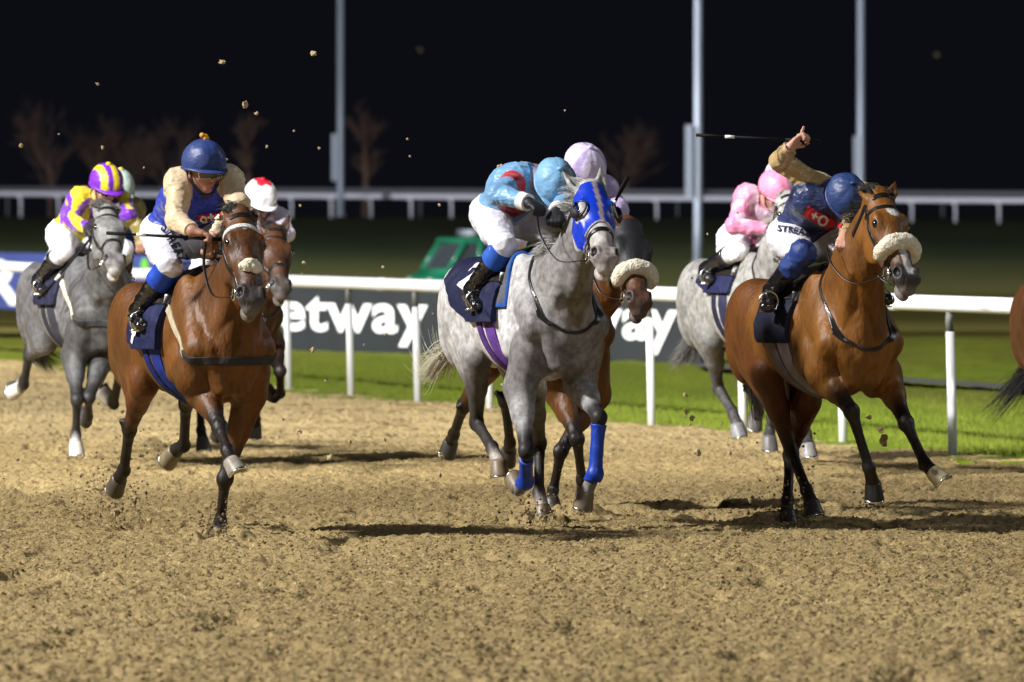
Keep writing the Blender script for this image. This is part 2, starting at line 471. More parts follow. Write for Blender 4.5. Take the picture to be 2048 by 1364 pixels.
# ---------------------------------------------------------------- picture point -> place
def WP(px, py, D): return A((px - 1024) * D / F, D, HC - (py - HZ) * D / F)
class Frame:
    def __init__(s, px0, D0, deg=20.0):
        a = math.radians(deg); s.D0 = D0
        s.O = A((px0 - 1024) * D0 / F, D0, 0)
        s.fw = A(math.sin(a), -math.cos(a), 0); s.lf = A(math.cos(a), math.sin(a), 0)
        s.rz = math.atan2(s.fw[1], s.fw[0])
    def loc(s, P):
        r = P - s.O; return A(np.dot(r, s.fw), np.dot(r, s.lf), r[2])
    def world(s, p): return s.O + s.fw * p[0] + s.lf * p[1] + A(0, 0, p[2])
    def pt(s, px, py, u):
        D = s.D0
        for _ in range(12):
            q = s.loc(WP(px, py, D)); D -= (u - q[0]) / abs(s.fw[1])
        return s.loc(WP(px, py, D))
    def chain(s, prev, px, py, L, sg):
        Pw = s.world(prev); D = Pw[1]
        for _ in range(6):
            Q = WP(px, py, D); p2 = (Q[0] - Pw[0]) ** 2 + (Q[2] - Pw[2]) ** 2
            D = Pw[1] - sg * math.sqrt(max(L * L - p2, 0.0))
        return s.loc(WP(px, py, D))

def strands(name, roots, mat, parent, rad=.0022, c=(.1, .1, .1), cvar=.3, seed=0, c2=None, **k):
    rng = np.random.RandomState(seed); V = []; Fc = []; C = []
    for P in roots:
        P = np.asarray(P); n = len(P); base = len(V)
        T = unit(P[-1] - P[0]); S = unit(np.cross(T, rng.normal(size=3))); U = np.cross(T, S)
        q = 1 + rng.uniform(-cvar, cvar)
        for i, p in enumerate(P):
            r = rad * (1 - .75 * i / (n - 1)); t = i / (n - 1)
            cc = np.array(c) * q if c2 is None else lerp(np.array(c), np.array(c2), t) * q
            for a in (0, 2.09, 4.19):
                V.append(p + r * (math.cos(a) * S + math.sin(a) * U)); C.append(cc)
        for i in range(n - 1):
            for j in range(3):
                a = base + i * 3 + j; b = base + i * 3 + (j + 1) % 3
                Fc.append((a, b, b + 3, a + 3))
    return mk(name, np.array(V), np.array(Fc), mat, parent, col=np.array(C), **k)
# ================================================================ floodlight masts outside the frame (they carry the lamps)
M_STEEL = mat('galvanised_steel', (.30, .33, .38), rough=.5, metal=.3, noise=[(1.2, .85, 1.1, 3, (1, 1, .2))])
M_LAMP = mat('lit_lamp_face', (.9, .9, .9), emit=((1, .97, .93), 12))
for i, ((fx, fy), fz, aim, watts, cone, rad, colr) in enumerate(FLOODS):
    lab = ['tall floodlight mast left of the track near the horses, outside the frame', 'tall floodlight mast left of the running rail, outside the frame',
           'floodlight mast on the far side of the grass at the right, outside the frame', 'floodlight mast left of the photographer aimed at the advertising boards', 'floodlight mast behind the photographer', 'distant floodlight mast lighting the far rails, outside the frame', 'floodlight mast lighting the parked vehicles, outside the frame'][i]
    e = empty('floodlight_mast', (fx, fy, 0), label=lab, cat='floodlight mast', group='floodlight masts')
    b = MB(); b.tube([(0, 0, 0), (0, 0, fz)], [.22, .12], 12); b.build('pole', M_STEEL, e)
    d = unit(np.array(aim) - A(fx, fy, fz)); hz = unit(A(-d[1], d[0], 0)); up = np.cross(hz, d); R = np.stack([hz, d, up], 1)
    b = MB(); b.box(A(0, 0, fz + .25) - d * .5, (2.6, .12, .12), R)
    for k in range(-2, 3): b.box(A(0, 0, fz) - d * .45 + hz * k * .5, (.42, .3, .42), R)
    b.build('lamp_head', M_STEEL, e)
    FL_OBJS[i].location = tuple(np.array(FL_OBJS[i].location))
    l = FL_OBJS[i]; l.parent = e; l.location = (0, 0, fz)

# ================================================================ terrain
def terr(D):
    D = np.asarray(D, float)
    return np.interp(D, [-100, 120, 160, 200, 225, 250, 300, 335, 365, 400, 430, 3000], [0, 0, -.25, -.55, -.1, .5, 1.0, 1.45, 1.93, 1.97, 1.95, 1.9])
RA = A(-1.61, 84.1); RD = A(.2244, -.9745)            # running rail line on the ground
def rail_x(D): return RA[0] + (RA[1] - D) * RD[0] / -RD[1]

M_TURF = bpy.data.materials.new('mown_turf'); M_TURF.use_nodes = True
_t = M_TURF.node_tree; _b = _t.nodes['Principled BSDF']; _b.inputs['Roughness'].default_value = .9; _b.inputs['Specular IOR Level'].default_value = .15
_g = _t.nodes.new('ShaderNodeNewGeometry')
def _nz(sc, st, lo=.35, hi=.65):
    mp = _t.nodes.new('ShaderNodeMapping'); mp.inputs['Scale'].default_value = st; _t.links.new(_g.outputs['Position'], mp.inputs[0])
    n = _t.nodes.new('ShaderNodeTexNoise'); n.inputs['Scale'].default_value = sc; n.inputs['Detail'].default_value = 5; _t.links.new(mp.outputs[0], n.inputs[0])
    r = _t.nodes.new('ShaderNodeMapRange'); r.inputs[1].default_value = lo; r.inputs[2].default_value = hi; _t.links.new(n.outputs[0], r.inputs[0]); return r.outputs[0]
def _mx(f, a, b, bt='MIX'):
    m = _t.nodes.new('ShaderNodeMixRGB'); m.blend_type = bt
    for s, v in ((0, f), (1, a), (2, b)):
        if hasattr(v, 'node'): _t.links.new(v, m.inputs[s])
        else: m.inputs[s].default_value = v if s == 0 else (*v, 1)
    return m.outputs[0]
_c = _mx(_nz(1.3, (1, .12, 1)), (.110, .165, .005), (.175, .235, .008))
_c = _mx(_nz(.25, (1, .2, 1), .4, .7), _c, (.135, .125, .018))
_sx = _t.nodes.new('ShaderNodeSeparateXYZ'); _t.links.new(_g.outputs['Position'], _sx.inputs[0])
_r = _t.nodes.new('ShaderNodeMapRange'); _r.inputs[1].default_value = 98; _r.inputs[2].default_value = 150; _t.links.new(_sx.outputs[1], _r.inputs[0])
_c = _mx(_r.outputs[0], _c, _mx(_nz(.12, (1, .15, 1)), (.120, .110, .016), (.165, .135, .030)))   # rough heathland grass inside the course
_r2 = _t.nodes.new('ShaderNodeMapRange'); _r2.inputs[1].default_value = 190; _r2.inputs[2].default_value = 260; _t.links.new(_sx.outputs[1], _r2.inputs[0])
_c = _mx(_r2.outputs[0], _c, _mx(_nz(.05, (1, .2, 1)), (.014, .024, .005), (.048, .056, .013)))      # far grass darkened in colour for the weaker floodlighting out there
_c = _mx(_nz(45, ONE, .3, .7), _c, _mx(1.0, _c, (.55, .55, .5), 'MULTIPLY'))
_t.links.new(_c, _b.inputs['Base Color'])
_bp = _t.nodes.new('ShaderNodeBump'); _bp.inputs['Strength'].default_value = .6; _bp.inputs['Distance'].default_value = .03
_n = _t.nodes.new('ShaderNodeTexNoise'); _n.inputs['Scale'].default_value = 30; _t.links.new(_g.outputs['Position'], _n.inputs[0]); _t.links.new(_n.outputs[0], _bp.inputs['Height'])
_t.links.new(_bp.outputs[0], _b.inputs['Normal'])

ys = np.concatenate([np.arange(-60, 440, 5.), np.arange(440, 1600, 60.)]); xs = np.linspace(-700, 700, 57)
GX, GY = np.meshgrid(xs, ys); GZ = terr(GY) - .06 + .05 * vnoise(np.stack([GX, GY, GX * 0], -1), .05, 3) * (GY > 200)
V = np.stack([GX, GY, GZ], -1).reshape(-1, 3); n = len(xs)
i, j = np.meshgrid(np.arange(n - 1), np.arange(len(ys) - 1)); a = (j * n + i).ravel()
mk('ground', V, np.stack([a, a + 1, a + n + 1, a + n], 1), M_TURF, kind='structure')

# near turf strip with real unevenness, behind the rail
def wedge_grid(D, x0, x1, nx):
    t = np.linspace(0, 1, nx)
    X = x0[:, None] + (x1 - x0)[:, None] * t[None]; Y = np.repeat(D[:, None], nx, 1)
    return X, Y
def grid_faces(nr, nc):
    i, j = np.meshgrid(np.arange(nc - 1), np.arange(nr - 1)); a = (j * nc + i).ravel()
    return np.stack([a, a + 1, a + nc + 1, a + nc], 1)
def build_ds(d0, d1, f):
    r = [d0]
    while r[-1] < d1: r.append(r[-1] + f(r[-1]))
    return np.array(r)
Dg = build_ds(52., 125., lambda d: .07 * (d / 60) ** 2)
X, Y = wedge_grid(Dg, np.maximum(-.085 * Dg - 1.5, rail_x(Dg) - .6), np.maximum(.085 * Dg + 1.5, rail_x(Dg) + 1), 260)
P = np.stack([X, Y, X * 0], -1)
Z = -.012 + .012 * vnoise(P, 9, 5) + .012 * vnoise(P, 3.1, 6) + .014 * vnoise(P, .5, 7)
ed = np.clip((X - rail_x(Y) + .6) / .5, 0, 1); Z = Z - .05 * (1 - ed) ** 2
mk('grass', np.stack([X, Y, Z], -1).reshape(-1, 3), grid_faces(*X.shape), M_TURF, kind='structure')

# grass blades along the verge: uncountable
rng = np.random.RandomState(4); nb = 26000
gd = 60 + 46 * rng.rand(nb) ** 1.4; gx = rail_x(gd) + .12 + np.abs(rng.normal(0, 1.3, nb)) * (1 + gd / 90.)
hh = rng.uniform(.02, .055, nb); lean = rng.normal(0, .02, (nb, 2)); wd = rng.uniform(.003, .006, nb)
V = np.zeros((nb, 3, 3)); V[:, 0] = np.stack([gx - wd, gd, np.full(nb, -.02)], 1); V[:, 1] = np.stack([gx + wd, gd, np.full(nb, -.02)], 1)
V[:, 2] = np.stack([gx + lean[:, 0], gd + lean[:, 1], hh], 1)
mk('grass_blades', V.reshape(-1, 3), np.arange(nb * 3).reshape(-1, 3), mat('grass_blade', (.17, .22, .010), rough=.8, noise=[(3, .7, 1.2, 2, ONE)]), smooth=False,
   label='short grass along the foot of the white rail', cat='grass', kind='stuff')

# the sand and fibre track
M_SAND = bpy.data.materials.new('waxed_sand'); M_SAND.use_nodes = True
_t = M_SAND.node_tree; _b = _t.nodes['Principled BSDF']; _b.inputs['Roughness'].default_value = .88; _b.inputs['Specular IOR Level'].default_value = .2
_g = _t.nodes.new('ShaderNodeNewGeometry')
_c = _mx(_nz(.5, (1, .3, 1)), (.270, .196, .082), (.335, .247, .106))
_c = _mx(_nz(34, (1, 1, 1), .52, .68), _c, (.085, .060, .030))
_c = _mx(_nz(75, (1, 1, 1), .58, .68), _c, (.60, .47, .27))
_t.links.new(_c, _b.inputs['Base Color'])
_bp = _t.nodes.new('ShaderNodeBump'); _bp.inputs['Strength'].default_value = .8; _bp.inputs['Distance'].default_value = .012
_n = _t.nodes.new('ShaderNodeTexNoise'); _n.inputs['Scale'].default_value = 60; _n.inputs['Detail'].default_value = 4; _t.links.new(_g.outputs['Position'], _n.inputs[0]); _t.links.new(_n.outputs[0], _bp.inputs['Height'])
_t.links.new(_bp.outputs[0], _b.inputs['Normal'])
def sand_z(X, Y):
    P = np.stack([X, Y, X * 0], -1)
    wp = P + np.stack([vnoise(P, 9, 41), vnoise(P, 9, 42), X * 0], -1) * .05
    r1 = 1 - np.abs(vnoise(wp * A(1.25, .8, 1), 21, 11)) * 2.4
    r2 = 1 - np.abs(vnoise(wp * A(1, .7, 1) + 9, 46, 12)) * 2.2
    r3 = vnoise(P * A(1, .8, 1), 75, 17)
    pit = np.clip(vnoise(P * A(1, .6, 1), 6.5, 14) - .30, 0, 1)
    fade = np.clip((Y - 30) / 14, 0, 1) * 0 + 1
    return (0.011 * r1 + .008 * r2 + .003 * r3 + .010 * vnoise(P, 2.6, 13) - .05 * pit + .012 * vnoise(P, .5, 19) - .10 * np.clip(vnoise(P * A(1, .45, 1), 3.3, 23) - .36, 0, 1)) * fade - .010
PLANTS = [(437, 1074), (1087, 1045), (1574, 1037), (1104, 1012), (151, 913), (1624, 1024), (1160, 1030)]
Ds = build_ds(30.5, 112., lambda d: .034 * (d / 42) ** 2)
xr = np.minimum(rail_x(Ds) + .28 + .16 * vnoise(np.stack([Ds, Ds * 0, Ds * 0], -1), 1.1, 31) + .10 * vnoise(np.stack([Ds, Ds * 0, Ds * 0], -1), 5, 32), .068 * Ds + .9)
xl = -.068 * Ds - .9
X, Y = wedge_grid(Ds, xl, xr, 620)
Z = sand_z(X, Y)
for (px_, py_) in PLANTS:      # sand pushed up round the planted hooves
    D_ = F * HC / (py_ - HZ); x_ = (px_ - 1024) / F * D_; r_ = np.hypot(X - x_, (Y - D_) * .8)
    Z += .045 * np.exp(-((r_ - .13) / .06) ** 2) * (1 + .8 * vnoise(np.stack([X, Y, X * 0], -1), 14, 77)) - .015 * np.exp(-(r_ / .08) ** 2)
edge = np.clip((X - rail_x(Y) - .05) / .35, 0, 1); Z -= .03 * edge ** 2
mk('track', np.stack([X, Y, Z], -1).reshape(-1, 3), grid_faces(*X.shape), M_SAND, kind='structure')
# loose crumbs of sand and fibre lying on the surface
rng = np.random.RandomState(8); nc = 70000
cd = 31 + 34 * rng.rand(nc) ** 1.25; cx = (rng.rand(nc) * 2 - 1) * (.066 * cd + .3); ok = cx < rail_x(cd); cd, cx = cd[ok], cx[ok]; nc = len(cd)
cz = sand_z(cx, cd); cr = .0022 + .0075 * rng.rand(nc) ** 3
O8 = np.array([(1, 0, 0), (0, 1, 0), (-1, 0, 0), (0, -1, 0), (0, 0, 1), (0, 0, -1)], float)
F8 = np.array([(0, 1, 4), (1, 2, 4), (2, 3, 4), (3, 0, 4), (1, 0, 5), (2, 1, 5), (3, 2, 5), (0, 3, 5)])
V = O8[None] * cr[:, None, None] * rng.uniform(.6, 1.5, (nc, 6, 1)) * np.array([1.3, 1.3, .8]); an = rng.rand(nc) * 6.28; ca, sa = np.cos(an)[:, None], np.sin(an)[:, None]
V = np.stack([V[..., 0] * ca - V[..., 1] * sa, V[..., 0] * sa + V[..., 1] * ca, V[..., 2]], -1) + np.stack([cx, cd, cz + cr * .5], -1)[:, None]
mk('sand_crumbs', V.reshape(-1, 3), (F8[None] + np.arange(nc)[:, None, None] * 6).reshape(-1, 3), mat('crumb_sand', (.33, .235, .09), rough=.9, noise=[(8, .45, 1.2, 2, ONE)]), smooth=False,
   label='loose crumbs of sand and fibre scattered over the track', cat='sand', kind='stuff')
# coarse sheet carrying the track on out of the picture
Dc = np.arange(-40, 190, 3.); X, Y = wedge_grid(Dc, Dc * 0 - 26., rail_x(Dc) + .15, 12)
P = np.stack([X, Y, X * 0], -1)
mk('track', np.stack([X, Y, -.052 + .004 * vnoise(P, .7, 3)], -1).reshape(-1, 3), grid_faces(*X.shape), M_SAND, kind='structure')

# dark path inside the rail, right
def strip(name, pts, wd, z, m, **k):
    V = []; 
    for (x, y) in pts: V += [(x, y - wd / 2, z), (x, y + wd / 2, z)]
    return mk(name, V, [(2 * i, 2 * i + 2, 2 * i + 3, 2 * i + 1) for i in range(len(pts) - 1)], m, **k)
M_PATH = mat('dark_path_surface', (.05, .05, .048), rough=.9, noise=[(3, .7, 1.2, 3, ONE)])
p0 = WP(1390, 735, 99.); p1 = WP(2200, 795, 82.8)
strip('path', [tuple(lerp(p0, p1, t)[:2]) for t in np.linspace(0, 1, 12)], 3.0, .045, M_PATH, kind='structure')

# ================================================================ white running rail
M_PVC = mat('white_plastic_rail', (.80, .80, .82), rough=.35, noise=[(1.5, .92, 1.03, 3, ONE)])
M_BRK = mat('grey_bracket', (.10, .10, .09), rough=.6)
rail = empty('running_rail', (RA[0], RA[1], 0), label='white plastic running rail on slim posts between the sand track and the grass', cat='rail')
RD_ = A(*RD, 0)
def rp(k): return A(*(RD * 3.093 * k), 0)
b = MB(); pts = []
for q in np.arange(-15, 13.01, .5):
    sag = .012 * math.sin(q * 2 * math.pi) + (.05 * max(0, -q - 2) ** 1.0 * .25)
    pts.append(rp(q) + A(0, 0, 1.105 + sag))
b.tube(pts, .062, 14); b.build('rail', M_PVC, rail)
for k in range(-15, 13):
    q = rp(k); ex = .05 * max(0, -k - 2) * .25
    b = MB(); b.tube([q + A(.02, 0, -.1), q + A(0, 0, .90 + ex)], [.036, .034], 10); b.build('post', M_PVC, rail)
    b = MB(); b.tube([q + A(0, 0, .89 + ex), q + A(-.012, .0, .97 + ex), q + A(-.0, 0, 1.06 + ex)], [.030, .026, .030], 8); b.build('bracket', M_BRK, rail)

for k in range(-14, 13, 2):
    b = MB(); q = rp(k + .5) + A(0, 0, 1.105 + .0125 * max(0, -k - 2)); b.tube([q + RD_ * -.09, q + RD_ * .09], [.0665, .0665], 14); b.build('joint_sleeve', M_PVC, rail)
# ================================================================ advertising boards
def board_line(pA, yA, pB, yB):
    a = WP(pA, yA, F * HC / (yA - HZ)); b_ = WP(pB, yB, F * HC / (yB - HZ)); return a, b_
def at_px(a, b_, px):      # point of the line seen in picture column px
    r = (px - 1024) / F; d = b_ - a
    t = (r * a[1] - a[0]) / (d[0] - r * d[1]); return a + d * t
def text_board(txt, a, b_, pl, pr, z0, z1, m, parent, bold):
    P0 = at_px(a, b_, pl); P1 = at_px(a, b_, pr); P0[2] = P1[2] = 0; X = P1 - P0; w = np.linalg.norm(X); X = X / w
    V, Fc = text_mesh(txt, 1.0, bold, 0); V = np.array(V); lo, hi = V.min(0), V.max(0)
    V = (V - lo) / (hi - lo); nrm = A(X[1], -X[0], 0)
    O = P0 + nrm * .012
    return mk('lettering', [tuple(O + X * v[0] * w + A(0, 0, z0 + (z1 - z0) * v[1])) for v in V], Fc, m, parent, smooth=False)
M_BRD = mat('charcoal_board', (.015, .019, .025), rough=.5, noise=[(2, .9, 1.1, 2, ONE)])
M_BRDW = mat('board_white', (.86, .88, .88), rough=.5)
a, b_ = board_line(600, 700, 1340, 724)
bd = empty('advertising_board', (0, 0, 0), label='long charcoal advertising board with large white lettering behind the rail', cat='sign')
def slab(P0, P1, h, th, m, name, parent, z0=0.0):
    d = unit(P1 - P0); nn = A(-d[1], d[0], 0); b = MB()
    R = np.stack([d, nn, A(0, 0, 1)], 1); c = (P0 + P1) / 2; c[2] = z0 + h / 2
    b.box(c + nn * th / 2, (np.linalg.norm(P1 - P0), th, h), R); return b.build(name, m, parent, smooth=False)
PL, PR = at_px(a, b_, 415), at_px(a, b_, 1402); PL[2] = PR[2] = 0
slab(PL, PR, .84, .05, M_BRD, 'panel', bd)
nseg = 4
for q in range(nseg + 1):
    P_ = lerp(PL, PR, q / nseg); bb = MB(); bb.box(P_ + A(0, .10, .42), (.05, .05, .9)); bb.build('support', M_BRK, bd)
text_board('betway', a, b_, 503, 857, .085, .81, M_BRDW, bd, .022)
text_board('betway', a, b_, 1003, 1357, .085, .81, M_BRDW, bd, .022)
M_BRB = mat('blue_board', (.040, .058, .20), rough=.5, noise=[(2, .9, 1.1, 2, ONE)])
a2, b2 = board_line(0, 617, 360, 636)
bd = empty('advertising_board', (0, 0, 0), label='blue advertising board with white lettering and a green patch at the left', cat='sign')
PL, PR = at_px(a2, b2, -170), at_px(a2, b2, 405); PL[2] = PR[2] = 0
slab(PL, PR, 1.10, .06, M_BRB, 'panel', bd)
text_board('R', a2, b2, -38, 48, .08, .98, M_BRDW, bd, .03)
def disc_board(px, z, rx, rz, m, name):
    P_ = at_px(a2, b2, px); X = unit((b2 - a2) * A(1, 1, 0)); nn = A(X[1], -X[0], 0)
    V = [tuple(P_ * A(1, 1, 0) + nn * .012 + X * rx * math.cos(q) + A(0, 0, z + rz * math.sin(q))) for q in np.linspace(0, 2 * math.pi, 24, endpoint=False)]
    mk(name, V, [tuple(range(24))], m, bd, smooth=False)
disc_board(290, .92, .32, .13, mat('lime_print', (.13, .42, .03), rough=.5), 'green_patch')
disc_board(275, .42, .26, .18, mat('red_board_print', (.6, .05, .06), rough=.5), 'red_patch')

# ================================================================ far rails
M_FARR = mat('weathered_white_rail', (.78, .76, .84), rough=.6)
for (yl, yr, D0, D1, th, hgt, lab, sp, mm) in ((386, 403, 385., 350., .125, .93, 'pale double running rail across the far side of the course, the lower one', 2.05, M_FARR),
                                           (377, 389, 430., 400., .15, 1.1, 'dimmer grey far rail just above the lower one', 4.5, mat('dull_far_rail', (.20, .20, .22), rough=.7))):
    xl_, xr_ = -.12, .12
    PL = WP(1024 - .15 * F, yl - (yr - yl) * .5, D0 + (D0 - D1) * .5); PR = WP(1024 + .15 * F, yr + (yr - yl) * .5, D1 - (D0 - D1) * .5)
    e = empty('far_rail', (0, (D0 + D1) / 2, 0), label=lab, cat='rail', group='far running rails')
    c0 = np.array(e.location)
    b = MB(); b.tube([PL - c0, lerp(PL, PR, .5) - c0, PR - c0], th, 8, flat=.9); b.build('rail', mm, e)
    n = int(np.linalg.norm(PR - PL) / sp)
    for k in range(n + 1):
        q = lerp(PL, PR, k / n) - c0; gz = terr(q[1] + c0[1]) - .1
        b = MB(); b.tube([q + A(-.25, .02, -.02), q + A(0, .06, -.12), q + A(.02, .06, -.4), A(q[0] + .02, q[1] + .06, min(gz, q[2] - .5))], [.06, .07, .06, .06], 6); b.build('post', mm, e)

# ================================================================ masts in the picture
def mast(px, D, wpx, by, box, lab):
    base = WP(px, by, D); s = F / D; r = wpx / s / 2
    base[2] = min(base[2], float(terr(D)) + .05) if by < 450 else float(terr(D)) - .05
    e = empty('floodlight_mast', tuple(base), label=lab, cat='floodlight mast', group='floodlight masts')
    top = WP(px, -260, D)[2] - base[2]
    b = MB(); b.tube([(0, 0, 0), (0, 0, 1.0), (0, 0, top)], [r * 1.15, r * 1.05, r * .92], 14); b.build('pole', M_STEEL, e)
    b = MB(); b.tube([(0, 0, 0), (0, 0, .05)], [r * 1.7, r * 1.7], 14); b.build('base_plate', M_STEEL, e)
    b = MB(); b.box((0, 0, top + .1), (2.6, .3, .14)); 
    for k in range(-2, 3): b.box((k * .5, -.25, top + .25), (.4, .3, .4))
    b.build('lamp_head', M_STEEL, e)
    bx, y0, y1, bw = box; P0 = WP(bx, y0, D - .1) - base; P1 = WP(bx, y1, D - .1) - base; w_ = bw / s
    b = MB(); b.box((P0 + P1) / 2, (w_, w_ * .8, abs(P0[2] - P1[2]))); ob = b.build('control_box', M_STEEL, e, smooth=False)
    for q in (.12, .5, .88):
        z = lerp(P1[2], P0[2], q); b = MB(); b.box((P0[0] / 2, 0, z), (abs(P0[0]), .05, .07)); b.build('box_bracket', M_BRK, ob, smooth=False)
mast(681, 362., 14, 431, (668, 268, 362, 8), 'slim pale floodlight mast standing left of the middle between the horses')
mast(1397, 250., 18, 525, (1378, 250, 392, 15), 'nearest and thickest floodlight mast, behind the pink rider and the grey horse')
mast(1722, 300., 16, 470, (1712, 272, 352, 10), 'floodlight mast rising behind the navy-capped rider on the right')

# ================================================================ parked vehicles inside the course
def wheel_mb(r=.34, wd=.2):
    b = MB(); b.tube([(0, -wd / 2, 0), (0, wd / 2, 0)], [r, r], 20); return b
M_TYRE = mat('tyre', (.02, .02, .02), rough=.8); M_GRN = mat('green_vehicle_paint', (.02, .26, .13), rough=.3, coat=.4)
M_WIN = mat('vehicle_glass', (.07, .085, .09), rough=.08, spec=.8); M_NVP = mat('dark_blue_vehicle_paint', (.006, .009, .03), rough=.25, coat=.6)
M_RIM = mat('wheel_rim', (.4, .4, .42), rough=.4, metal=.6); M_HL = mat('headlamp_lens', (.75, .75, .72), rough=.15)
def prism(profile, y0, y1, m, name, parent, inset=0):
    n = len(profile); V = [(x, y0, z) for x, z in profile] + [(x, y1, z) for x, z in profile]
    Fc = [tuple(range(n)), tuple(range(2 * n - 1, n - 1, -1))] + [(i, i + n, (i + 1) % n + n, (i + 1) % n) for i in range(n)]
    o = mk(name, V, Fc, m, parent, smooth=False)
    md = o.modifiers.new('edge', 'BEVEL'); md.width = .03; md.segments = 2; return o
def vehicle(loc, rz, kind, lab, cat_, paint):
    e = empty('parked_car' if kind == 'van' else 'utility_vehicle', loc, rz, label=lab, cat=cat_)
    if kind == 'van':
        prof = [(2.1, .35), (2.15, .8), (1.9, 1.05), (1.25, 1.2), (.75, 1.75), (.2, 1.92), (-1.9, 1.9), (-2.15, 1.1), (-2.15, .35)]
        o = prism(prof, -.88, .88, paint, 'body', e)
        prism([(1.215, 1.22), (.76, 1.72), (.72, 1.70), (1.17, 1.20)], -.75, .75, M_WIN, 'windscreen', e)
        for s in (-1, 1): prism([(1.0, 1.2), (.66, 1.62), (-1.7, 1.66), (-1.8, 1.2)], s * .87, s * .90, M_WIN, 'side_window', e)
        hl = [(2.08, .62, .75), (2.08, -.62, .75)]; wz = .34; wx = (1.35, -1.35)
        b = MB(); b.tube([(.25, -.7, 1.95), (.3, 0, 2.02), (.25, .7, 1.95)], .035, 8); b.build('roof_reflection', M_RIM, e)  # added pale arc standing in for the reflection along the van roof
    else:
        prof = [(1.02, .30), (1.06, .62), (.98, .80), (.72, .90), (-1.55, .90), (-1.6, .30)]
        prism(prof, -.74, .74, paint, 'body', e)
        cab = [(.72, .88), (.36, 1.46), (-.28, 1.50), (-.40, .88)]
        # cab frame: pillars and roof
        b = MB()
        for s in (-1, 1):
            y = s * .66
            for (p, q) in (((.74, .88), (.36, 1.45)), ((.36, 1.45), (-.26, 1.48)), ((-.26, 1.48), (-.36, .88)), ((.14, .88), (.06, 1.47))):
                b.tube([(p[0], y, p[1]), (q[0], y, q[1])], .045, 8)
        for (x, z) in ((.36, 1.45), (-.26, 1.48), (.74, .9)): b.tube([(x, -.66, z), (x, .66, z)], .045, 8)
        b.build('cab_frame', paint, e)
        prism([(.42, 1.45), (-.32, 1.49), (-.32, 1.54), (.40, 1.51)], -.72, .72, paint, 'roof', e)
        prism([(.715, .92), (.355, 1.42), (.34, 1.42), (.69, .92)], -.62, .62, M_WIN, 'windscreen', e)
        for s in (-1, 1): prism([(.66, .92), (.34, 1.41), (-.26, 1.43), (-.34, .92)], s * .655, s * .665, M_WIN, 'side_window', e)
        prism([(-.45, .88), (-.45, 1.34), (-1.55, 1.30), (-1.55, .88)], -.7, .7, paint, 'load_box', e)
        b = MB(); b.box((.05, 0, 1.60), (.22, .62, .12)); b.build('beacon_bar', mat('beacon_grey', (.35, .38, .42), rough=.3), e)
        hl = [(1.02, .5, .70), (1.02, -.5, .70)]; wz = .30; wx = (.55, -1.0)
    for (x, y, z) in hl: b = MB(); b.sphere((x, y, z), (.05, .12, .08)); b.build('headlight', M_HL, e)
    for x in wx:
        for s in (-1, 1):
            b = wheel_mb(wz); o = b.build('wheel', M_TYRE, e); o.location = (x, s * .78, wz)
            b = MB(); b.tube([(0, s * .09, 0), (0, s * .115, 0)], [wz * .6, wz * .55], 16); b.build('rim', M_RIM, o)
    return e
P_ = WP(942, 560, 200.)
vehicle((P_[0], 200., float(terr(200)) - .06), math.radians(-158), 'utility', 'small green utility vehicle with a grey beacon bar parked behind the rail', 'utility vehicle', M_GRN).scale = (1.28, 1.28, 1.28)
P_ = WP(300, 560, 212.)
vehicle((P_[0], 212., float(terr(212)) - .06), math.radians(-112), 'van', 'dark blue van parked behind the blue board', 'van', M_NVP)

# ================================================================ bare trees far behind
M_BARK = mat('bare_winter_bark', (.24, .15, .11), rough=.9, noise=[(2, .7, 1.2, 3, ONE)])
def tree(px, D, hpx, wpx, seed, lab, group='bare trees beyond the far rails'):
    rng = random.Random(seed); s = F / D; H = hpx / s; Wd = wpx / s / 2
    base = WP(px, 432, D); base[2] = 1.85
    e = empty('bare_tree', tuple(base), label=lab, cat='tree', group=group)
    tb, cb = MB(), MB(); H = H + .4
    tb.tube([(0, 0, -.2), (.05, 0, H * .3), (-.03, .05, H * .55)], [.16 * H / 6, .12 * H / 6, .07 * H / 6], 7)
    def br(p, d, L, r, dep):
        q = p + d * L; m = (p + q) / 2 + A(rng.gauss(0, .05), rng.gauss(0, .05), rng.gauss(0, .03)) * L
        cb.tube([p, m, q], [r, r * .8, r * .55], 4 if dep > 1 else 3, caps=False)
        if dep == 0: return
        for _ in range(4 if dep > 1 else 5):
            t = rng.uniform(.35, 1.0); o = lerp(p, q, t)
            nd = unit(d + A(rng.gauss(0, .45), rng.gauss(0, .45), rng.gauss(.12, .25)))
            br(o, nd, L * rng.uniform(.5, .75), max(r * .5, .010), dep - 1)
    for k in range(8):
        z = H * rng.uniform(.12, .55); an = rng.uniform(0, 6.28)
        d = unit(A(math.cos(an) * .55, math.sin(an) * .55, 1.0)); br(A(0, 0, z), d, min(H * .36, Wd * 1.1 + .3), .05 * H / 6, 3)
    tb.build('trunk', M_BARK, e); cb.build('crown', M_BARK, e)
tree(100, 470., 215, 110, 1, 'wide bare tree at the far left, tallest of the row')
tree(190, 480., 190, 80, 2, 'bare tree right behind the yellow and purple rider')
tree(260, 480., 180, 100, 3, 'bare tree between the two left riders')
tree(345, 475., 185, 110, 4, 'bare tree above the left bay horse')
tree(495, 470., 270, 45, 5, 'thin tall bare tree between the left riders and the pale mast')
tree(1250, 480., 170, 150, 6, 'broad bare tree left of the thickest mast')
tree(730, 470., 270, 60, 7, 'slender bare tree just right of the pale mast')

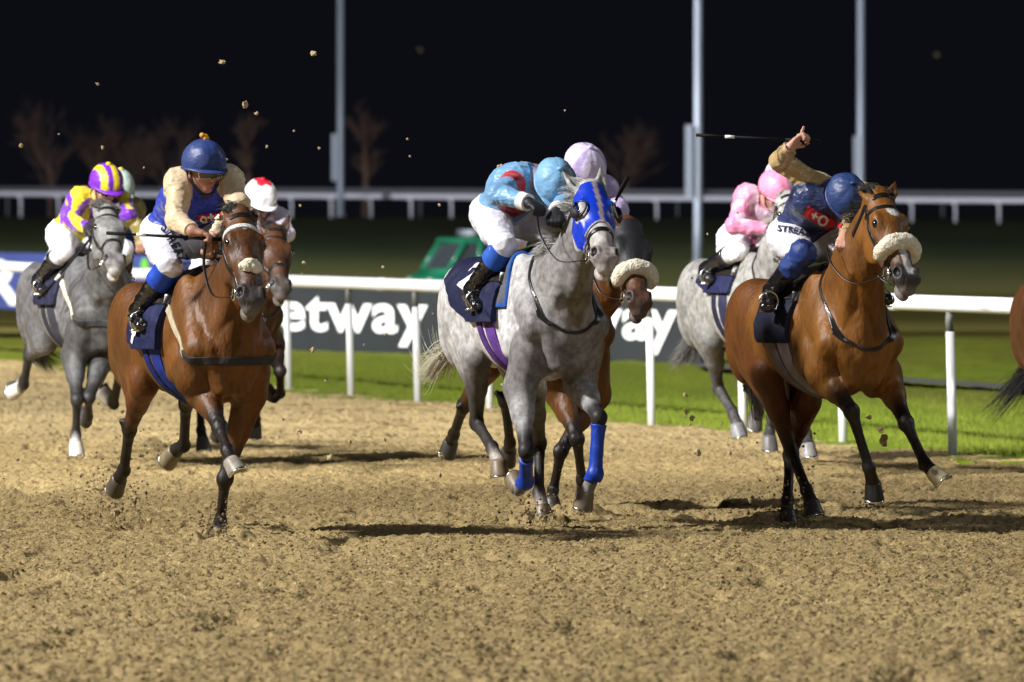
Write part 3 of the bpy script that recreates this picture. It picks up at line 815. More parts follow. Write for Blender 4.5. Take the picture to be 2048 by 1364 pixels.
# ================================================================ flying clods of sand
M_CLOD = mat('sand_clod', (.48, .37, .20), rough=.9, noise=[(60, .6, 1.15, 3, ONE)])
M_CLODD = mat('dark_clod', (.10, .075, .03), rough=.9)
def clod_mesh(seed):
    bm = bmesh.new(); bmesh.ops.create_icosphere(bm, subdivisions=2, radius=1)
    V = np.array([v.co[:] for v in bm.verts]); Fc = [[v.index for v in f.verts] for f in bm.faces]; bm.free()
    V = V * (1 + .55 * vnoise(V + seed * 3.7, 1.6, seed)[:, None] + .25 * vnoise(V, 4, seed)[:, None]) * A(1, .8, .75)
    me = bpy.data.meshes.new('dirt_clod'); me.from_pydata(V.tolist(), [], Fc); return me
CM = [clod_mesh(i) for i in range(5)]
def clod(px, py, size, D, m, lab, group, i):
    me = CM[i % 5].copy() if m is M_CLODD else CM[i % 5]
    if not me.materials: me.materials.append(m)
    o = bpy.data.objects.new('dirt_clod', me); COL.objects.link(o); r = random.Random(i * 7 + 1)
    o.location = tuple(WP(px, py, D)); s = size * D / F / 2; o.scale = (s, s, s * r.uniform(.8, 1.5)); o.rotation_euler = (r.uniform(0, 3), r.uniform(0, 3), r.uniform(0, 3))
    tag(o, lab, 'clod', group)
for i, (px, py, sz) in enumerate([(42, 291, 11), (118, 268, 5), (195, 168, 7), (205, 295, 7), (288, 335, 5), (444, 124, 13), (490, 209, 19), (513, 227, 9), (588, 262, 7), (534, 293, 7),
        (627, 107, 14), (638, 296, 6), (453, 319, 6), (815, 278, 6), (820, 313, 6), (1000, 335, 15), (1130, 221, 5), (1475, 425, 6), (1415, 468, 6), (1384, 556, 5)]):
    lab = {5: 'pale clod high above the blue-capped rider', 6: 'largest sand clod, flying between the left rider and the pale mast', 10: 'orange lit clod beside the top of the pale mast',
           15: 'pale clod just left of the light blue rider', 0: 'clod at the far left above the yellow rider'}.get(i, 'small pale crumb of sand flying against the night sky')
    clod(px, py, sz * .9, 46.5 + (i * 37 % 10) * .5, M_CLOD, lab, 'clods thrown up into the night sky', i)
for i, (px, py, sz) in enumerate([(608, 526, 9), (604, 548, 5), (879, 410, 7), (766, 534, 7), (867, 628, 7), (625, 700, 11), (600, 411, 6), (728, 690, 5)]):
    clod(px, py, sz, 48 + i * .7, M_CLOD, 'small pale crumb of sand flying in front of the rail and board', 'clods in front of the boards', i + 30)
for i, (px, py, sz) in enumerate([(1371, 790, 9), (1373, 824, 9), (1384, 837, 12), (1379, 849, 7), (770, 668, 6), (652, 762, 6), (598, 864, 13), (566, 838, 8), (770, 880, 7), (1004, 770, 8), (1762, 860, 14), (1768, 880, 22), (1738, 835, 9), (1395, 905, 16), (250, 1050, 14), (300, 1040, 12), (232, 1026, 16), (270, 998, 12), (1500, 1000, 12), (1640, 1040, 18), (1460, 905, 10), (882, 912, 14), (660, 915, 16), (700, 884, 10), (880, 950, 9)]):
    clod(px, py, sz, 47.5 + (i % 5) * .8, M_CLODD if i < 20 else M_CLOD, 'dark crumb kicked up low over the track' if i < 20 else 'sandy crumb kicked up low over the track', 'clods kicked up low over the track', i + 50)
for i, (px, py) in enumerate([(840, 100), (1873, 110)]):
    clod(px, py, 9, 24., M_CLOD, ['blurred crumb high in the middle of the night sky', 'blurred crumb high in the night sky at the right'][i], 'clods thrown up into the night sky', i + 90)

# kickback thrown up around the hooves: uncountable
rng = np.random.RandomState(12); V = []; Fc = []
for (px_, py_, n_, sp_) in ((232, 975, 120, .28), (262, 1030, 160, .35), (345, 905, 60, .2), (437, 1065, 90, .22), (1000, 930, 60, .2), (1090, 1040, 110, .25), (1160, 1020, 60, .2), (1600, 1030, 170, .32), (1752, 1000, 40, .15), (905, 905, 50, .2), (150, 905, 60, .25), (1470, 875, 60, .25), (1610, 915, 60, .2)):
    D_ = min(F * HC / (py_ - HZ + 12), 62); c0 = WP(px_, py_, D_)
    for i in range(n_ * 2):
        h_ = abs(rng.normal(0, sp_ * .55)) * (1.6 if rng.rand() < .2 else .7); p = np.array([c0[0] - abs(rng.normal(0, sp_)) * .6 + sp_ * .25, D_ + rng.normal(0, .3), max(.005, h_)])
        r = .0025 + .009 * rng.rand() ** 3; o_ = len(V); V += [tuple(p + q * r * rng.uniform(.6, 1.5)) for q in O8]; Fc += [tuple(f + o_) for f in F8.tolist() for f in [np.array(f)]]
mk('sand_kickback', V, [tuple(int(x) for x in f) for f in Fc], mat('kick_sand', (.20, .145, .07), rough=.9, noise=[(8, .4, 1.3, 2, ONE)]), smooth=False, label='spray of sand kicked up behind the hooves', cat='sand', kind='stuff')
# ================================================================ horses
def strap_path(name, P, r, m, parent, flat=.45, n=6, **k):
    b = MB(); b.tube(P, r, n, flat=flat); return b.build(name, m, parent, **k)
def bez(P, n=16):
    """smooth curve through the points"""
    P = [np.asarray(p, float) for p in P]; out = []
    for i in range(len(P) - 1):
        p0 = P[max(i - 1, 0)]; p1 = P[i]; p2 = P[i + 1]; p3 = P[min(i + 2, len(P) - 1)]
        for t in np.linspace(0, 1, n, endpoint=False):
            out.append(.5 * ((2 * p1) + (-p0 + p2) * t + (2 * p0 - 5 * p1 + 4 * p2 - p3) * t * t + (-p0 + 3 * p1 - 3 * p2 + p3) * t ** 3))
    out.append(P[-1]); return out

def horse(label, px0, D0, j, st, zo=0.0, vs=.0125, deg=20.0, group='racehorses galloping on the sand track'):
    fr = Frame(px0, D0, deg); fr.j = j
    e = empty('horse', tuple(fr.O), fr.rz, label=label, cat='horse', group=group)
    body, low, muz, legc = st['body'], st['low'], st['muz'], st.get('leg', st['low'])
    belly = st.get('belly', body); rumpc = st.get('rump', body); neckc = st.get('neck', body); chest = st.get('chest', body)
    S = SDF(); Z = lambda z: z + zo
    ch = lambda p, t, L_: fr.chain(p, t[0], t[1], L_, t[2])
    fr.J = {}
    # --- trunk
    Wd = st.get('wide', 1.0)
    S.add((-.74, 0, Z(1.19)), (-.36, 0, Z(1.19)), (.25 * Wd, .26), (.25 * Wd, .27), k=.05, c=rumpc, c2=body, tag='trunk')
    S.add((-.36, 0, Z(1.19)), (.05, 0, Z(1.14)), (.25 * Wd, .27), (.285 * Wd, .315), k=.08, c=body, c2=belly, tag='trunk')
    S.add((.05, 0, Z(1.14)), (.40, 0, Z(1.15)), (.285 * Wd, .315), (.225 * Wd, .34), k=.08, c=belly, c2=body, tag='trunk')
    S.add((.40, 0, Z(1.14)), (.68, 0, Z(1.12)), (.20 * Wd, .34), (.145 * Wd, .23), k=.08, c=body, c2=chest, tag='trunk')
    S.add((.44, 0, Z(1.42)), (.05, 0, Z(1.37)), (.055, .13), (.07, .10), k=.08, c=body, tag='trunk')
    for s in (-1, 1):
        S.ell((-.60, s * .125, Z(1.27)), (.27, .145, .19), k=.04, c=rumpc, tag='trunk')
        S.ell((-.80, s * .105, Z(1.10)), (.13, .125, .26), k=.03, c=rumpc, tag='trunk')
        S.add((.30, s * .145, Z(1.40)), (.66, s * .175, Z(1.10)), (.060, .13), (.085, .095), k=.035, c=body, c2=chest, tag='trunk', side=(0, 1, 0))
        S.ell((.36, s * .205, Z(1.03)), (.15, .055, .11), T=(1, 0, .5), k=.018, c=body, tag='trunk')
        S.ell((-.42, s * .20, Z(1.22)), (.10, .06, .10), k=.05, c=rumpc, tag='trunk')
        S.add((.64, s * .155, Z(1.10)), (.50, s * .17, Z(.94)), (.085, .10), (.095, .11), k=.022, c=chest, tag='trunk')
        S.add((.70, s * .13, Z(1.10)), (.70, s * .05, Z(.90)), (.070, .075), (.060, .070), k=.022, c=chest, tag='trunk')
        S.add((.66, s * .045, Z(.93)), (.50, s * .14, Z(.86)), (.060, .075), (.065, .075), k=.020, c=chest, tag='trunk')
    S.add((.72, 0, Z(1.02)), (.1, 0, Z(.87)), (.06, .05), (.09, .06), k=.08, c=chest, c2=belly, tag='trunk')
    # --- neck
    poll = fr.pt(*j['poll'], j.get('poll_u', 1.02)); muzz = fr.chain(poll, *j['muzzle'], .59, 1)
    B = A(.47, 0, Z(1.22)); M = fr.pt(*j['neck'], .5 * (B[0] + poll[0]) + .04) if 'neck' in j else lerp(B, poll, .52) + A(.02, 0, -.03)
    lat = A(0, 1, 0)
    T = unit(muzz - poll); Sd = unit(lat - T * np.dot(lat, T)); rollq = math.radians(st.get('roll', 0))
    Sd = unit(Sd * math.cos(rollq) + np.cross(T, Sd) * math.sin(rollq)); Nf = np.cross(T, Sd)
    thr = poll - Nf * .10 + T * .05
    S.add(B, M, (.165, .30), (.105, .195), k=.09, c=neckc, tag='neck')
    S.add(M, thr, (.105, .195), (.082, .125), k=.05, c=neckc, tag='neck')
    S.add(B + A(.12, 0, -.10), lerp(M, thr, .8) + A(.03, 0, -.08), (.075, .09), (.05, .05), k=.03, c=neckc, tag='neck')
    for s in (-1, 1):   # neck muscle cords leaving the jugular groove
        S.add(B + A(.20, s * .10, -.10), M + A(.05, s * .075, -.10), (.05, .06), (.04, .05), k=.014, c=neckc, tag='neck')
        S.add(M + A(.05, s * .075, -.10), thr + A(0, s * .05, -.03), (.04, .05), (.035, .045), k=.02, c=neckc, tag='neck')
        S.add(B + A(-.02, s * .11, .02), M + A(-.05, s * .07, .05), (.07, .14), (.05, .08), k=.03, c=neckc, tag='neck')
    # --- head
    hs = st.get('hscale', 1.07)
    def H(t, s, n): return poll + T * t * .60 * hs + Sd * s * hs + Nf * n * hs
    fc = st.get('face', neckc)
    def ha(a, b, r1, r2, k=.03, **q): 
        q.setdefault('tag', 'head'); q.setdefault('c', fc)
        return S.add(a, b, (r1[0] * hs, r1[1] * hs), (r2[0] * hs, r2[1] * hs), side=Sd, k=k * hs, **q)
    def he(c_, r, k=.02, **q):
        q.setdefault('tag', 'head'); q.setdefault('c', fc)
        return S.ell(c_, tuple(np.array(r) * hs), T=T, side=Sd, k=k * hs, **q)
    ha(H(-.03, 0, -.045), H(.34, 0, -.04), (.070, .075), (.094, .085), k=.04)
    ha(H(.30, 0, -.03), H(.62, 0, -.015), (.084, .070), (.060, .058), k=.04)
    ha(H(.60, 0, -.015), H(.90, 0, -.02), (.056, .056), (.058, .052), k=.03, c2=muz)
    ha(H(.34, 0, .015), H(.80, 0, .022), (.040, .020), (.024, .016), k=.02)                       # nasal ridge
    for s in (-1, 1):
        he(H(.30, s * .078, .010), (.050, .022, .026), k=.03)                                     # brow
        he(H(.40, s * .066, -.115), (.115, .030, .095), k=.03)                                     # cheek
        ha(H(.42, s * .052, -.13), H(.86, s * .022, -.075), (.020, .040), (.016, .026), k=.03, c2=muz)   # jaw bar
        ha(H(.42, s * .080, -.025), H(.66, s * .052, -.03), (.012, .012), (.010, .010), k=.012)    # facial crest
        he(H(.905, s * .050, .004), (.052, .032, .038), k=.014, c=muz)                             # nostril wing
        nm = H(.915, s * .068, .022)
        S.add(nm - T * .010, nm + T * .012 + Nf * .004, (.019 * hs, .026 * hs), (.017 * hs, .024 * hs), side=Sd, k=.010, c=(.006, .004, .004), tag='head', sub=True)
        q = H(.34, s * .108, .000); S.add(q - T * .012, q + T * .012, (.012, .015), (.012, .013), side=Sd, k=.014, c=tuple(np.array(fc) * .35), tag='head', sub=True)
    he(H(.97, 0, -.018), (.044, .062, .052), k=.02, c=muz)
    he(H(1.035, 0, -.035), (.028, .044, .034), k=.014, c=st.get('lip', muz))
    he(H(.975, 0, -.095), (.055, .040, .028), k=.010, c=st.get('lip', muz))                        # lower lip
    # --- ears
    ears = j.get('ears', {})
    for s in (-1, 1):
        eb = H(.00, s * .058, -.03); tip = ears.get(s)
        tip = fr.chain(eb, tip[0], tip[1], .165, st.get('earfw', -1)) if tip else eb + (-T * .10 + Nf * .03 + Sd * s * .05 + A(0, 0, .07))
        d = unit(tip - eb); mid = lerp(eb, tip, .45); es = unit(np.cross(d, Nf)); op = unit(np.cross(es, d)); op = op if np.dot(op, Nf) > 0 else -op
        S.add(eb - d * .02, mid, (.030, .028), (.034, .018), side=es, k=.02, c=fc, tag='ear')
        S.add(mid, tip, (.034, .018), (.007, .006), side=es, k=.012, c=fc, c2=tuple(np.array(fc) * .5), tag='ear')
        S.add(mid - d * .03 + op * .022, lerp(mid, tip, .7) + op * .020, (.018, .020), (.008, .012), side=es, k=.006, c=tuple(np.array(fc) * .45 + .01), tag='ear', sub=True)
    # --- legs
    hoofs = []; canc = st.get('cannon', legc)
    for nm, s in (('fR', -1), ('fL', 1)):
        if nm not in j: continue
        L = j[nm]; el = fr.pt(*L['e'], L.get('u', .46)) if 'e' in L else A(.46, s * .17, Z(.90))
        el[1] = np.clip(el[1], -.24, .24) if not L.get('free') else el[1]
        kn = ch(el, L['k'], L.get('Lf', .42)); ft = ch(kn, L['f'], .285)
        hf = ch(ft, L['h'], .13)
        fx = unit(kn - el); si = unit(np.cross(fx, A(1, 0, .3))) if abs(fx[0]) < .8 else lat; si = lat
        S.add(A(.54, s * .165, Z(.98)), el, (.10, .13), (.088, .115), k=.03, c=chest, tag='trunk')
        S.add(el, lerp(el, kn, .45), (.090, .118), (.064, .076), side=si, k=.03, c=chest, tag=nm)
        S.add(lerp(el, kn, .4), lerp(el, kn, .85), (.061, .073), (.038, .045), side=si, k=.02, c=body, c2=legc, tag=nm)
        S.add(lerp(el, kn, .8), kn, (.038, .042), (.042, .046), side=si, k=.015, c=legc, tag=nm)
        S.ell(kn, (.052, .046, .050), T=fx, k=.015, c=legc, tag=nm)
        S.add(kn, lerp(kn, ft, .35), (.040, .042), (.026, .032), k=.012, c=legc, c2=canc, tag=nm + 'c')
        S.add(lerp(kn, ft, .3), lerp(kn, ft, .88), (.026, .033), (.028, .034), k=.010, c=canc, tag=nm + 'c')
        S.ell(ft, (.042, .037, .043), T=unit(ft - kn), k=.015, c=canc, tag=nm + 'c')
        S.add(ft, hf, (.031, .034), (.040, .044), k=.015, c=canc, c2=L.get('past', canc), tag=nm + 'p')
        hoofs.append((nm, ft, hf, L)); fr.J[nm] = (kn if nm[0] == 'f' else hk, ft, hf)
    for nm, s in (('hR', -1), ('hL', 1)):
        if nm not in j: continue
        L = j[nm]; hip = A(-.58, s * .14, Z(1.14)); sf = fr.pt(*L['s'], L.get('u', -.34)) if 's' in L else A(-.34, s * .17, Z(.92))
        hk = ch(sf, L['k'], L.get('Lg', .46)); ft = ch(hk, L['f'], .36); hf = ch(ft, L['h'], .13)
        S.add(hip, sf, (.135, .24), (.085, .13), k=.05, c=rumpc, tag='trunk')
        S.add(A(-.78, s * .12, Z(1.05)), lerp(sf, hk, .45), (.10, .12), (.055, .07), k=.04, c=rumpc, c2=st.get('gask', body), tag='trunk')
        S.add(sf, lerp(sf, hk, .5), (.080, .12), (.056, .072), k=.03, c=st.get('gask', body), tag=nm)
        S.add(lerp(sf, hk, .45), hk, (.056, .070), (.034, .046), k=.02, c=st.get('gask', body), c2=legc, tag=nm)
        d1 = unit(hk - sf); d2 = unit(ft - hk); back = unit(d1 - d2) if np.linalg.norm(d1 - d2) > .1 else A(-1, 0, 0)
        S.ell(hk, (.055, .040, .052), T=d1, k=.015, c=legc, tag=nm)
        S.add(hk, hk + back * .05 - d2 * .035, (.030, .034), (.018, .020), k=.02, c=legc, tag=nm)
        S.add(hk, lerp(hk, ft, .3), (.038, .048), (.028, .038), k=.015, c=legc, c2=canc, tag=nm + 'c')
        S.add(lerp(hk, ft, .25), lerp(hk, ft, .9), (.028, .037), (.029, .036), k=.010, c=canc, tag=nm + 'c')
        S.ell(ft, (.043, .038, .045), T=d2, k=.015, c=canc, tag=nm + 'c')
        S.add(ft, hf, (.032, .035), (.040, .044), k=.015, c=canc, c2=L.get('past', canc), tag=nm + 'p')
        hoofs.append((nm, ft, hf, L)); fr.J[nm] = (kn if nm[0] == 'f' else hk, ft, hf)
    S.mesh(vs)
    # --- white markings
    hv = S.V - poll; tH = hv @ T / (.60 * hs); sH = hv @ Sd / hs; nH = hv @ Nf / hs
    hw = S.w('head')
    if 'star' in st:
        t0, s0, rt, rs = st['star']; m_ = np.clip((1 - ((tH - t0) / rt) ** 2 - ((sH - s0) / rs) ** 2 + .3 * vnoise(S.V, 60, 3)) * 3, 0, 1) * (nH > -.01) * hw
        S.C = S.C * (1 - m_[:, None]) + np.array([.62, .60, .58]) * m_[:, None]
    if 'stripe' in st:
        t0, t1, wd = st['stripe']; m_ = np.clip((wd * (.7 + .6 * tH) + .004 * vnoise(S.V, 50, 4) - np.abs(sH + .006 * np.sin(tH * 20))) / .004, 0, 1) * np.clip((tH - t0) * 30, 0, 1) * np.clip((t1 - tH) * 30, 0, 1) * (nH > -.01) * hw
        S.C = S.C * (1 - m_[:, None]) + np.array([.60, .58, .56]) * m_[:, None]
    bm_ = mk('body', S.V, S.F, M_GREY if st.get('grey') else M_COAT, e, col=S.C.astype(np.float32))
    fr.S = S; fr.e = e; fr.poll = poll; fr.H = H; fr.T, fr.Sd, fr.Nf = T, Sd, Nf; fr.Z = Z; fr.zo = zo
    fr.tH, fr.sH, fr.nH, fr.hw = tH, sH, nH, hw; fr.M = M; fr.B = B; fr.thr = thr; fr.hs = hs; fr.body = bm_
    # --- eyes
    for s in (-1, 1):
        b = MB(); b.sphere(H(.34, s * .0855, .003), st.get('eyer', .0245) * hs, 14, 10); b.build('eye', M_EYE, e)
    # --- hooves and shoes
    for nm, ft, hf, L in hoofs:
        d = unit(hf - ft); ax = unit(L['ax']) if 'ax' in L else d
        if L.get('flat'): ax = unit(A(.25, 0, -1))
        hc = L.get('hoof', st.get('hoofc', (.05, .045, .04))); b = MB()
        fwd = A(1, 0, 0); fwd = unit(fwd - ax * np.dot(fwd, ax)) if abs(ax[0]) < .93 else unit(A(0, 0, 1) - ax * ax[2]); sd = np.cross(ax, fwd)
        Vv = []; Fc = []; nn = 18
        for (q, rr, ff) in ((-.018, .040, 0), (.0, .047, 0), (.045, .052, .008), (.078, .057, .015), (.086, .056, .016), (.082, .038, .010)):
            for k_ in range(nn):
                a_ = 2 * math.pi * k_ / nn; ca, sa = math.cos(a_), math.sin(a_)
                heel = .80 if ca < 0 else 1.12
                drop = -.026 * (q / .086) if q > .02 and ca < 0 else 0
                Vv.append(hf + ax * (q + drop * abs(ca)) + fwd * (ca * rr * heel + ff) + sd * sa * rr)
        for r_ in range(5):
            for k_ in range(nn): Fc.append((r_ * nn + k_, r_ * nn + (k_ + 1) % nn, (r_ + 1) * nn + (k_ + 1) % nn, (r_ + 1) * nn + k_))
        Fc.append(tuple(range(5 * nn, 6 * nn))); Fc.append(tuple(range(nn - 1, -1, -1)))
        b.add(Vv, Fc, hc); ho = b.build('hoof', M_HOOF, e)
        b = MB(); P = [hf + ax * (.088 + (-.026 * abs(math.cos(q)) if math.cos(q) < 0 else 0)) + fwd * (math.cos(q) * .052 * (1.12 if math.cos(q) > 0 else .8) + .016) + sd * math.sin(q) * .052 for q in np.linspace(-2.5, 2.5, 15)]
        b.tube(P, .007, 5); b.build('horseshoe', M_METAL, ho)
    # --- mane, forelock, tail
    rng = np.random.RandomState(int(px0)); hc = st['hair']; R = []
    nM = st.get('mane', 160)
    for i in range(nM * 2):
        t = rng.rand(); base_ = lerp(B + A(-.06, 0, .22), M + A(-.06, 0, .15), min(t * 2, 1)) if t < .5 else lerp(M + A(-.06, 0, .15), poll + A(-.03, 0, .02), (t - .5) * 2)
        r2 = np.random.RandomState(int(t * 26) + 7); base_ = base_ + A(rng.normal(0, .01), rng.normal(0, .012), 0)
        d = unit(A(-.8 + r2.normal(0, .2), st.get('maneside', -.5) + r2.normal(0, .25), .22 + r2.normal(0, .2)) + rng.normal(0, .07, 3)); L_ = rng.uniform(.07, .15) * st.get('manelen', 1)
        R.append([base_, base_ + d * L_ * .4 + A(0, 0, .012), base_ + d * L_ * .75 + A(0, 0, .006), base_ + d * L_ + A(0, 0, -.022)])
    strands('mane', R, M_HAIR, e, rad=.0028, c=hc, seed=1, cvar=.4)
    if st.get('forelock', True):
        R = []
        for i in range(320):
            cl = rng.randint(14); r2 = np.random.RandomState(cl + 50); dc = A(-.75 + r2.normal(0, .15), st.get('fls', -.3) + r2.normal(0, .30), .55 + r2.normal(0, .18))
            b0 = poll + Sd * rng.normal(0, .030) + A(-.01 + rng.normal(0, .012), 0, .012); d = unit(dc + rng.normal(0, .06, 3)); L_ = rng.uniform(.05, .13)
            R.append([b0, b0 + d * L_ * .35 + A(0, 0, .010), b0 + d * L_ * .7 + A(0, 0, .008), b0 + d * L_ + A(-.02, 0, -.012)])
        strands('forelock', R, M_HAIR, e, rad=.0032, c=hc, seed=2, cvar=.4)
    if 'tail' in j:
        R = []; P = [A(-.93, 0, Z(1.38))] + [fr.pt(x, y, u) for (x, y, u) in j['tail']]
        for i in range(st.get('tailn', 420)):
            cl = np.random.RandomState(rng.randint(18) + 90); sp = (cl.normal(0, 1, 3) * .8 + rng.normal(0, .35, 3)) * A(.05, .05, .06) * st.get('tailsp', 1.); o = rng.normal(0, .015, 3); sh = rng.uniform(.6, 1.08)
            c_ = bez([P[0] + o] + [P[k_] + o + sp * (k_ / (len(P) - 1)) ** 1.1 + A(0, 0, .02 * math.sin(i + k_)) for k_ in range(1, len(P))], 5); n_ = max(4, int(len(c_) * min(sh, 1)))
            R.append(c_[:n_])
        b_ = strands('tail', R, M_HAIR, e, rad=.0032, c=st.get('tailc', hc), c2=st.get('tailc2', st.get('tailc', hc)), seed=3, cvar=.35)
    return fr

def bridle(fr, j, nose='strap', leather=None, cheek=True, brow=None, bitring=True, rein_to=None, breast=None, wht=None):
    S, e = fr.S, fr.e; lm = leather or M_LEATHER; hs = fr.hs
    tH, sH, nH, hw = fr.tH, fr.sH, fr.nH, fr.hw
    hd = hw + S.w('neck') * (tH > -.02) * (nH > -.13)
    band = lambda t0, w_, sl=0.: np.minimum(w_ - np.abs(tH - t0 - sl * nH), (hw - .5) * .1)
    if brow is None: shell('browband', S, np.minimum(band(.17, .017, .2), .12 + nH), .006, lm, e)
    else:
        b = MB(); P = [fr.H(.15 + .05 * math.cos(q * 1.5), s_, 0) for q, s_ in ((0, 0),)]
        shell('browband', S, np.minimum(band(.17, .022, .2), .12 + nH), .008, brow, e)
    hp = np.minimum(.022 - np.abs(tH - .045 + .30 * nH), (hw + S.w('neck') - .6) * .1); shell('headpiece', S, np.minimum(hp, .2 - np.abs(nH + .05)), .006, lm, e)
    if cheek:
        for s in (-1, 1):
            shell('cheekpiece', S, np.minimum.reduce([.011 - np.abs(nH + .055 + .02 * (tH - .3)), (hw - .5) * .1, tH - .08, .82 - tH, sH * s - .01]), .006, lm, e)
    if nose in ('strap', 'fleece'):
        shell('noseband', S, np.minimum(band(.66, .019, -.25), .13 + nH), .006, lm, e)
    if nose == 'fleece' or nose == 'fleece_small':
        L, r, t0 = (.125, .046, .60) if nose == 'fleece' else (.03, .036, .64)
        b = MB(); P = []
        for q in np.linspace(-1, 1, 25):
            an = q * (1.75 if nose == 'fleece' else .70)
            P.append(fr.H(t0 + .045 * q * q, math.sin(an) * (.094 if nose == 'fleece' else .06), -.045 + math.cos(an) * (.100 if nose == 'fleece' else .095)))
        b.tube(P, [r * (1.0 - .35 * abs(q) ** 6) * hs for q in np.linspace(-1, 1, 25)], 20)
        V = np.array(b.v); V = V + .010 * vnoise(V, 45, 7)[:, None] * unit(fr.Nf) + .007 * np.stack([vnoise(V, 60, 1), vnoise(V, 60, 2), vnoise(V, 60, 3)], 1); b.v = [tuple(v) for v in V]
        o = b.build('sheepskin_noseband', M_FLEECE, e)
    for s in (-1, 1):
        if bitring:
            c = fr.H(.79, s * .066, -.080); b = MB(); b.ring(c, .034, .0055, fr.Sd, 20, 6); b.build('bit_ring', M_METAL, e)
            b = MB(); b.tube([c, fr.H(.80, s * .045, -.06)], .007, 6); b.build('bit_bar', M_METAL, e)
    if rein_to is not None:
        for s in (-1, 1):
            a = fr.H(.79, s * .068, -.10); h = rein_to[s]; m1 = lerp(a, h, .35) + A(-.03, s * .05, -.10); m2 = lerp(a, h, .75) + A(0, s * .05, -.07)
            strap_path('rein', bez([a, m1, m2, h], 8), .0085, M_LEATHER, e, flat=.35)

def tack(fr, cloth=(.008, .010, .045), num=None, numcol=None, zlow=1.10, rear=-.56, girthc=None, pad=None, neckstrap=True, breast=None, clothborder=None):
    S, e, Z = fr.S, fr.e, fr.Z; V = S.V; u, l, z = V[:, 0], V[:, 1], V[:, 2] - fr.zo
    trunk = S.w('trunk') + S.w('neck')
    zl = zlow + .30 * np.clip(-u - .12, 0, 1) + .55 * np.clip(-u - .40, 0, 1)
    fld = np.minimum.reduce([u - rear, .24 + .25 * (1.45 - z) * 0 - u, z - zl, (trunk - .6) * .2])
    off = .020 + .016 * np.clip((1.5 - z) / .4, 0, 1)
    C = np.tile(np.array(cloth), (len(V), 1))
    if clothborder is not None:
        m = (fld < .022)[:, None]; C = np.where(m, np.array(clothborder), C)
    sc = shell('saddle_cloth', S, fld, off, M_CLOTH, e, col=C, wr=.009, wrs=6., seed=int(abs(fr.O[0]) * 100) + 3)
    fl2 = np.minimum.reduce([u + .12, .25 - u, z - 1.33, (trunk - .6) * .2]); shell('saddle', S, fl2, .040, M_LEATHER, e, wr=.004)
    if pad is not None:
        fl3 = np.minimum.reduce([u + .05, .345 - u, z - (1.20 + .2 * np.clip(.2 - u, 0, 1)), (trunk - .6) * .2]); o = shell('saddle_pad', S, fl3, .016, M_CLOTH, e, col=np.where((fl3 < .020)[:, None], np.array(pad[1]), np.array(pad[0])), wr=.003)
    gf = np.minimum.reduce([.042 - np.abs(u - .17 - .10 * (1.2 - z)), 1.22 - z, (trunk - .6) * .2]); shell('girth', S, gf, .008, M_CLOTH, e, col=girthc or (.02, .02, .05))
    gf = np.minimum.reduce([.026 - np.abs(u - .06 - .20 * (1.2 - z)), 1.22 - z, (trunk - .6) * .2]); shell('surcingle', S, gf, .010, M_CLOTH, e, col=tuple(np.array(girthc or (.05, .05, .12)) * .6))
    if breast:
        bf = np.minimum.reduce([.021 - np.abs(z - 1.04 - .62 * np.clip(.70 - u, 0, 1)), u - .24, (trunk - .6) * .2]); shell('breast_strap', S, bf, .012, M_CLOTH, e, col=np.where((u < .64)[:, None], np.array(breast), np.array((.03, .03, .032))))
    if neckstrap:
        nn = unit(A(.34, 0, .30)); q = (V - A(.42, 0, Z(1.52))) @ nn - .35 * np.clip(.72 - u, 0, 1) * 0
        bf = np.minimum.reduce([.007 - np.abs(q), u - .34, (S.w('neck') + S.w('trunk') - .6) * .2]); shell('neck_strap', S, bf, .008, M_LEATHER, e)
    if num and sc is not None:
        u0, th0, nsz, ndeg = numcol; bv = bvh_obj(sc); V2, Fc = text_mesh(num, nsz, .018, 3); P_ = []; th0 = math.radians(th0); dg = math.radians(ndeg)
        for (x, y) in V2:
            a_ = u0 + x * math.cos(dg) - y * math.sin(dg); t_ = th0 + (x * math.sin(dg) + y * math.cos(dg)) / .40
            d = Vector((0, -math.cos(t_), math.sin(t_))); o = Vector((a_, 0, Z(1.16))); h = bv.ray_cast(o + d * 1.2, -d, 1.3)
            P_.append(tuple(h[0] + d * .006) if h[0] is not None else tuple(o + d * .36))
        mk('number', P_, Fc, M_WHITE, sc, smooth=False)
    return sc

def leg_boot(fr, nm, col_mat, lo=.12, hi=1.1, name='leg_boot', ends=None):
    """tendon boot or bandage round the cannon"""
    S = fr.S; f = S.w(nm + 'c') + 0 * S.V[:, 0]
    a, b = ends; T = b - a; L = np.linalg.norm(T); T = T / L; t = (S.V - a) @ T / L
    fld = np.minimum.reduce([t - lo, hi - t, (S.w(nm + 'c') + S.w(nm + 'p') + S.w(nm) - .5) * .3, .10 - np.linalg.norm(S.V - a - np.outer(t * L, T), axis=1)])
    return shell(name, S, fld, .010, col_mat, fr.e, wr=.002)

def view_print(name, shape, fr, R, px, py, D, deg, m, parent, bv, lift=.006, **k):
    """print laid on cloth, cast on to it from the front"""
    O0 = R.O if R is not None else A(0, 0, 0); O = fr.loc(WP(px, py, D - .5)) - O0; X = unit(fr.loc(WP(px + 50, py, D - .5)) - O0 - O); Y = A(0, 0, 1)
    c_, s_ = math.cos(math.radians(deg)), math.sin(math.radians(deg))
    return project(name, shape, O, X * c_ + Y * s_, Y * c_ - X * s_, bv, m, parent, lift=lift, reach=2.2, smooth=False, **k)
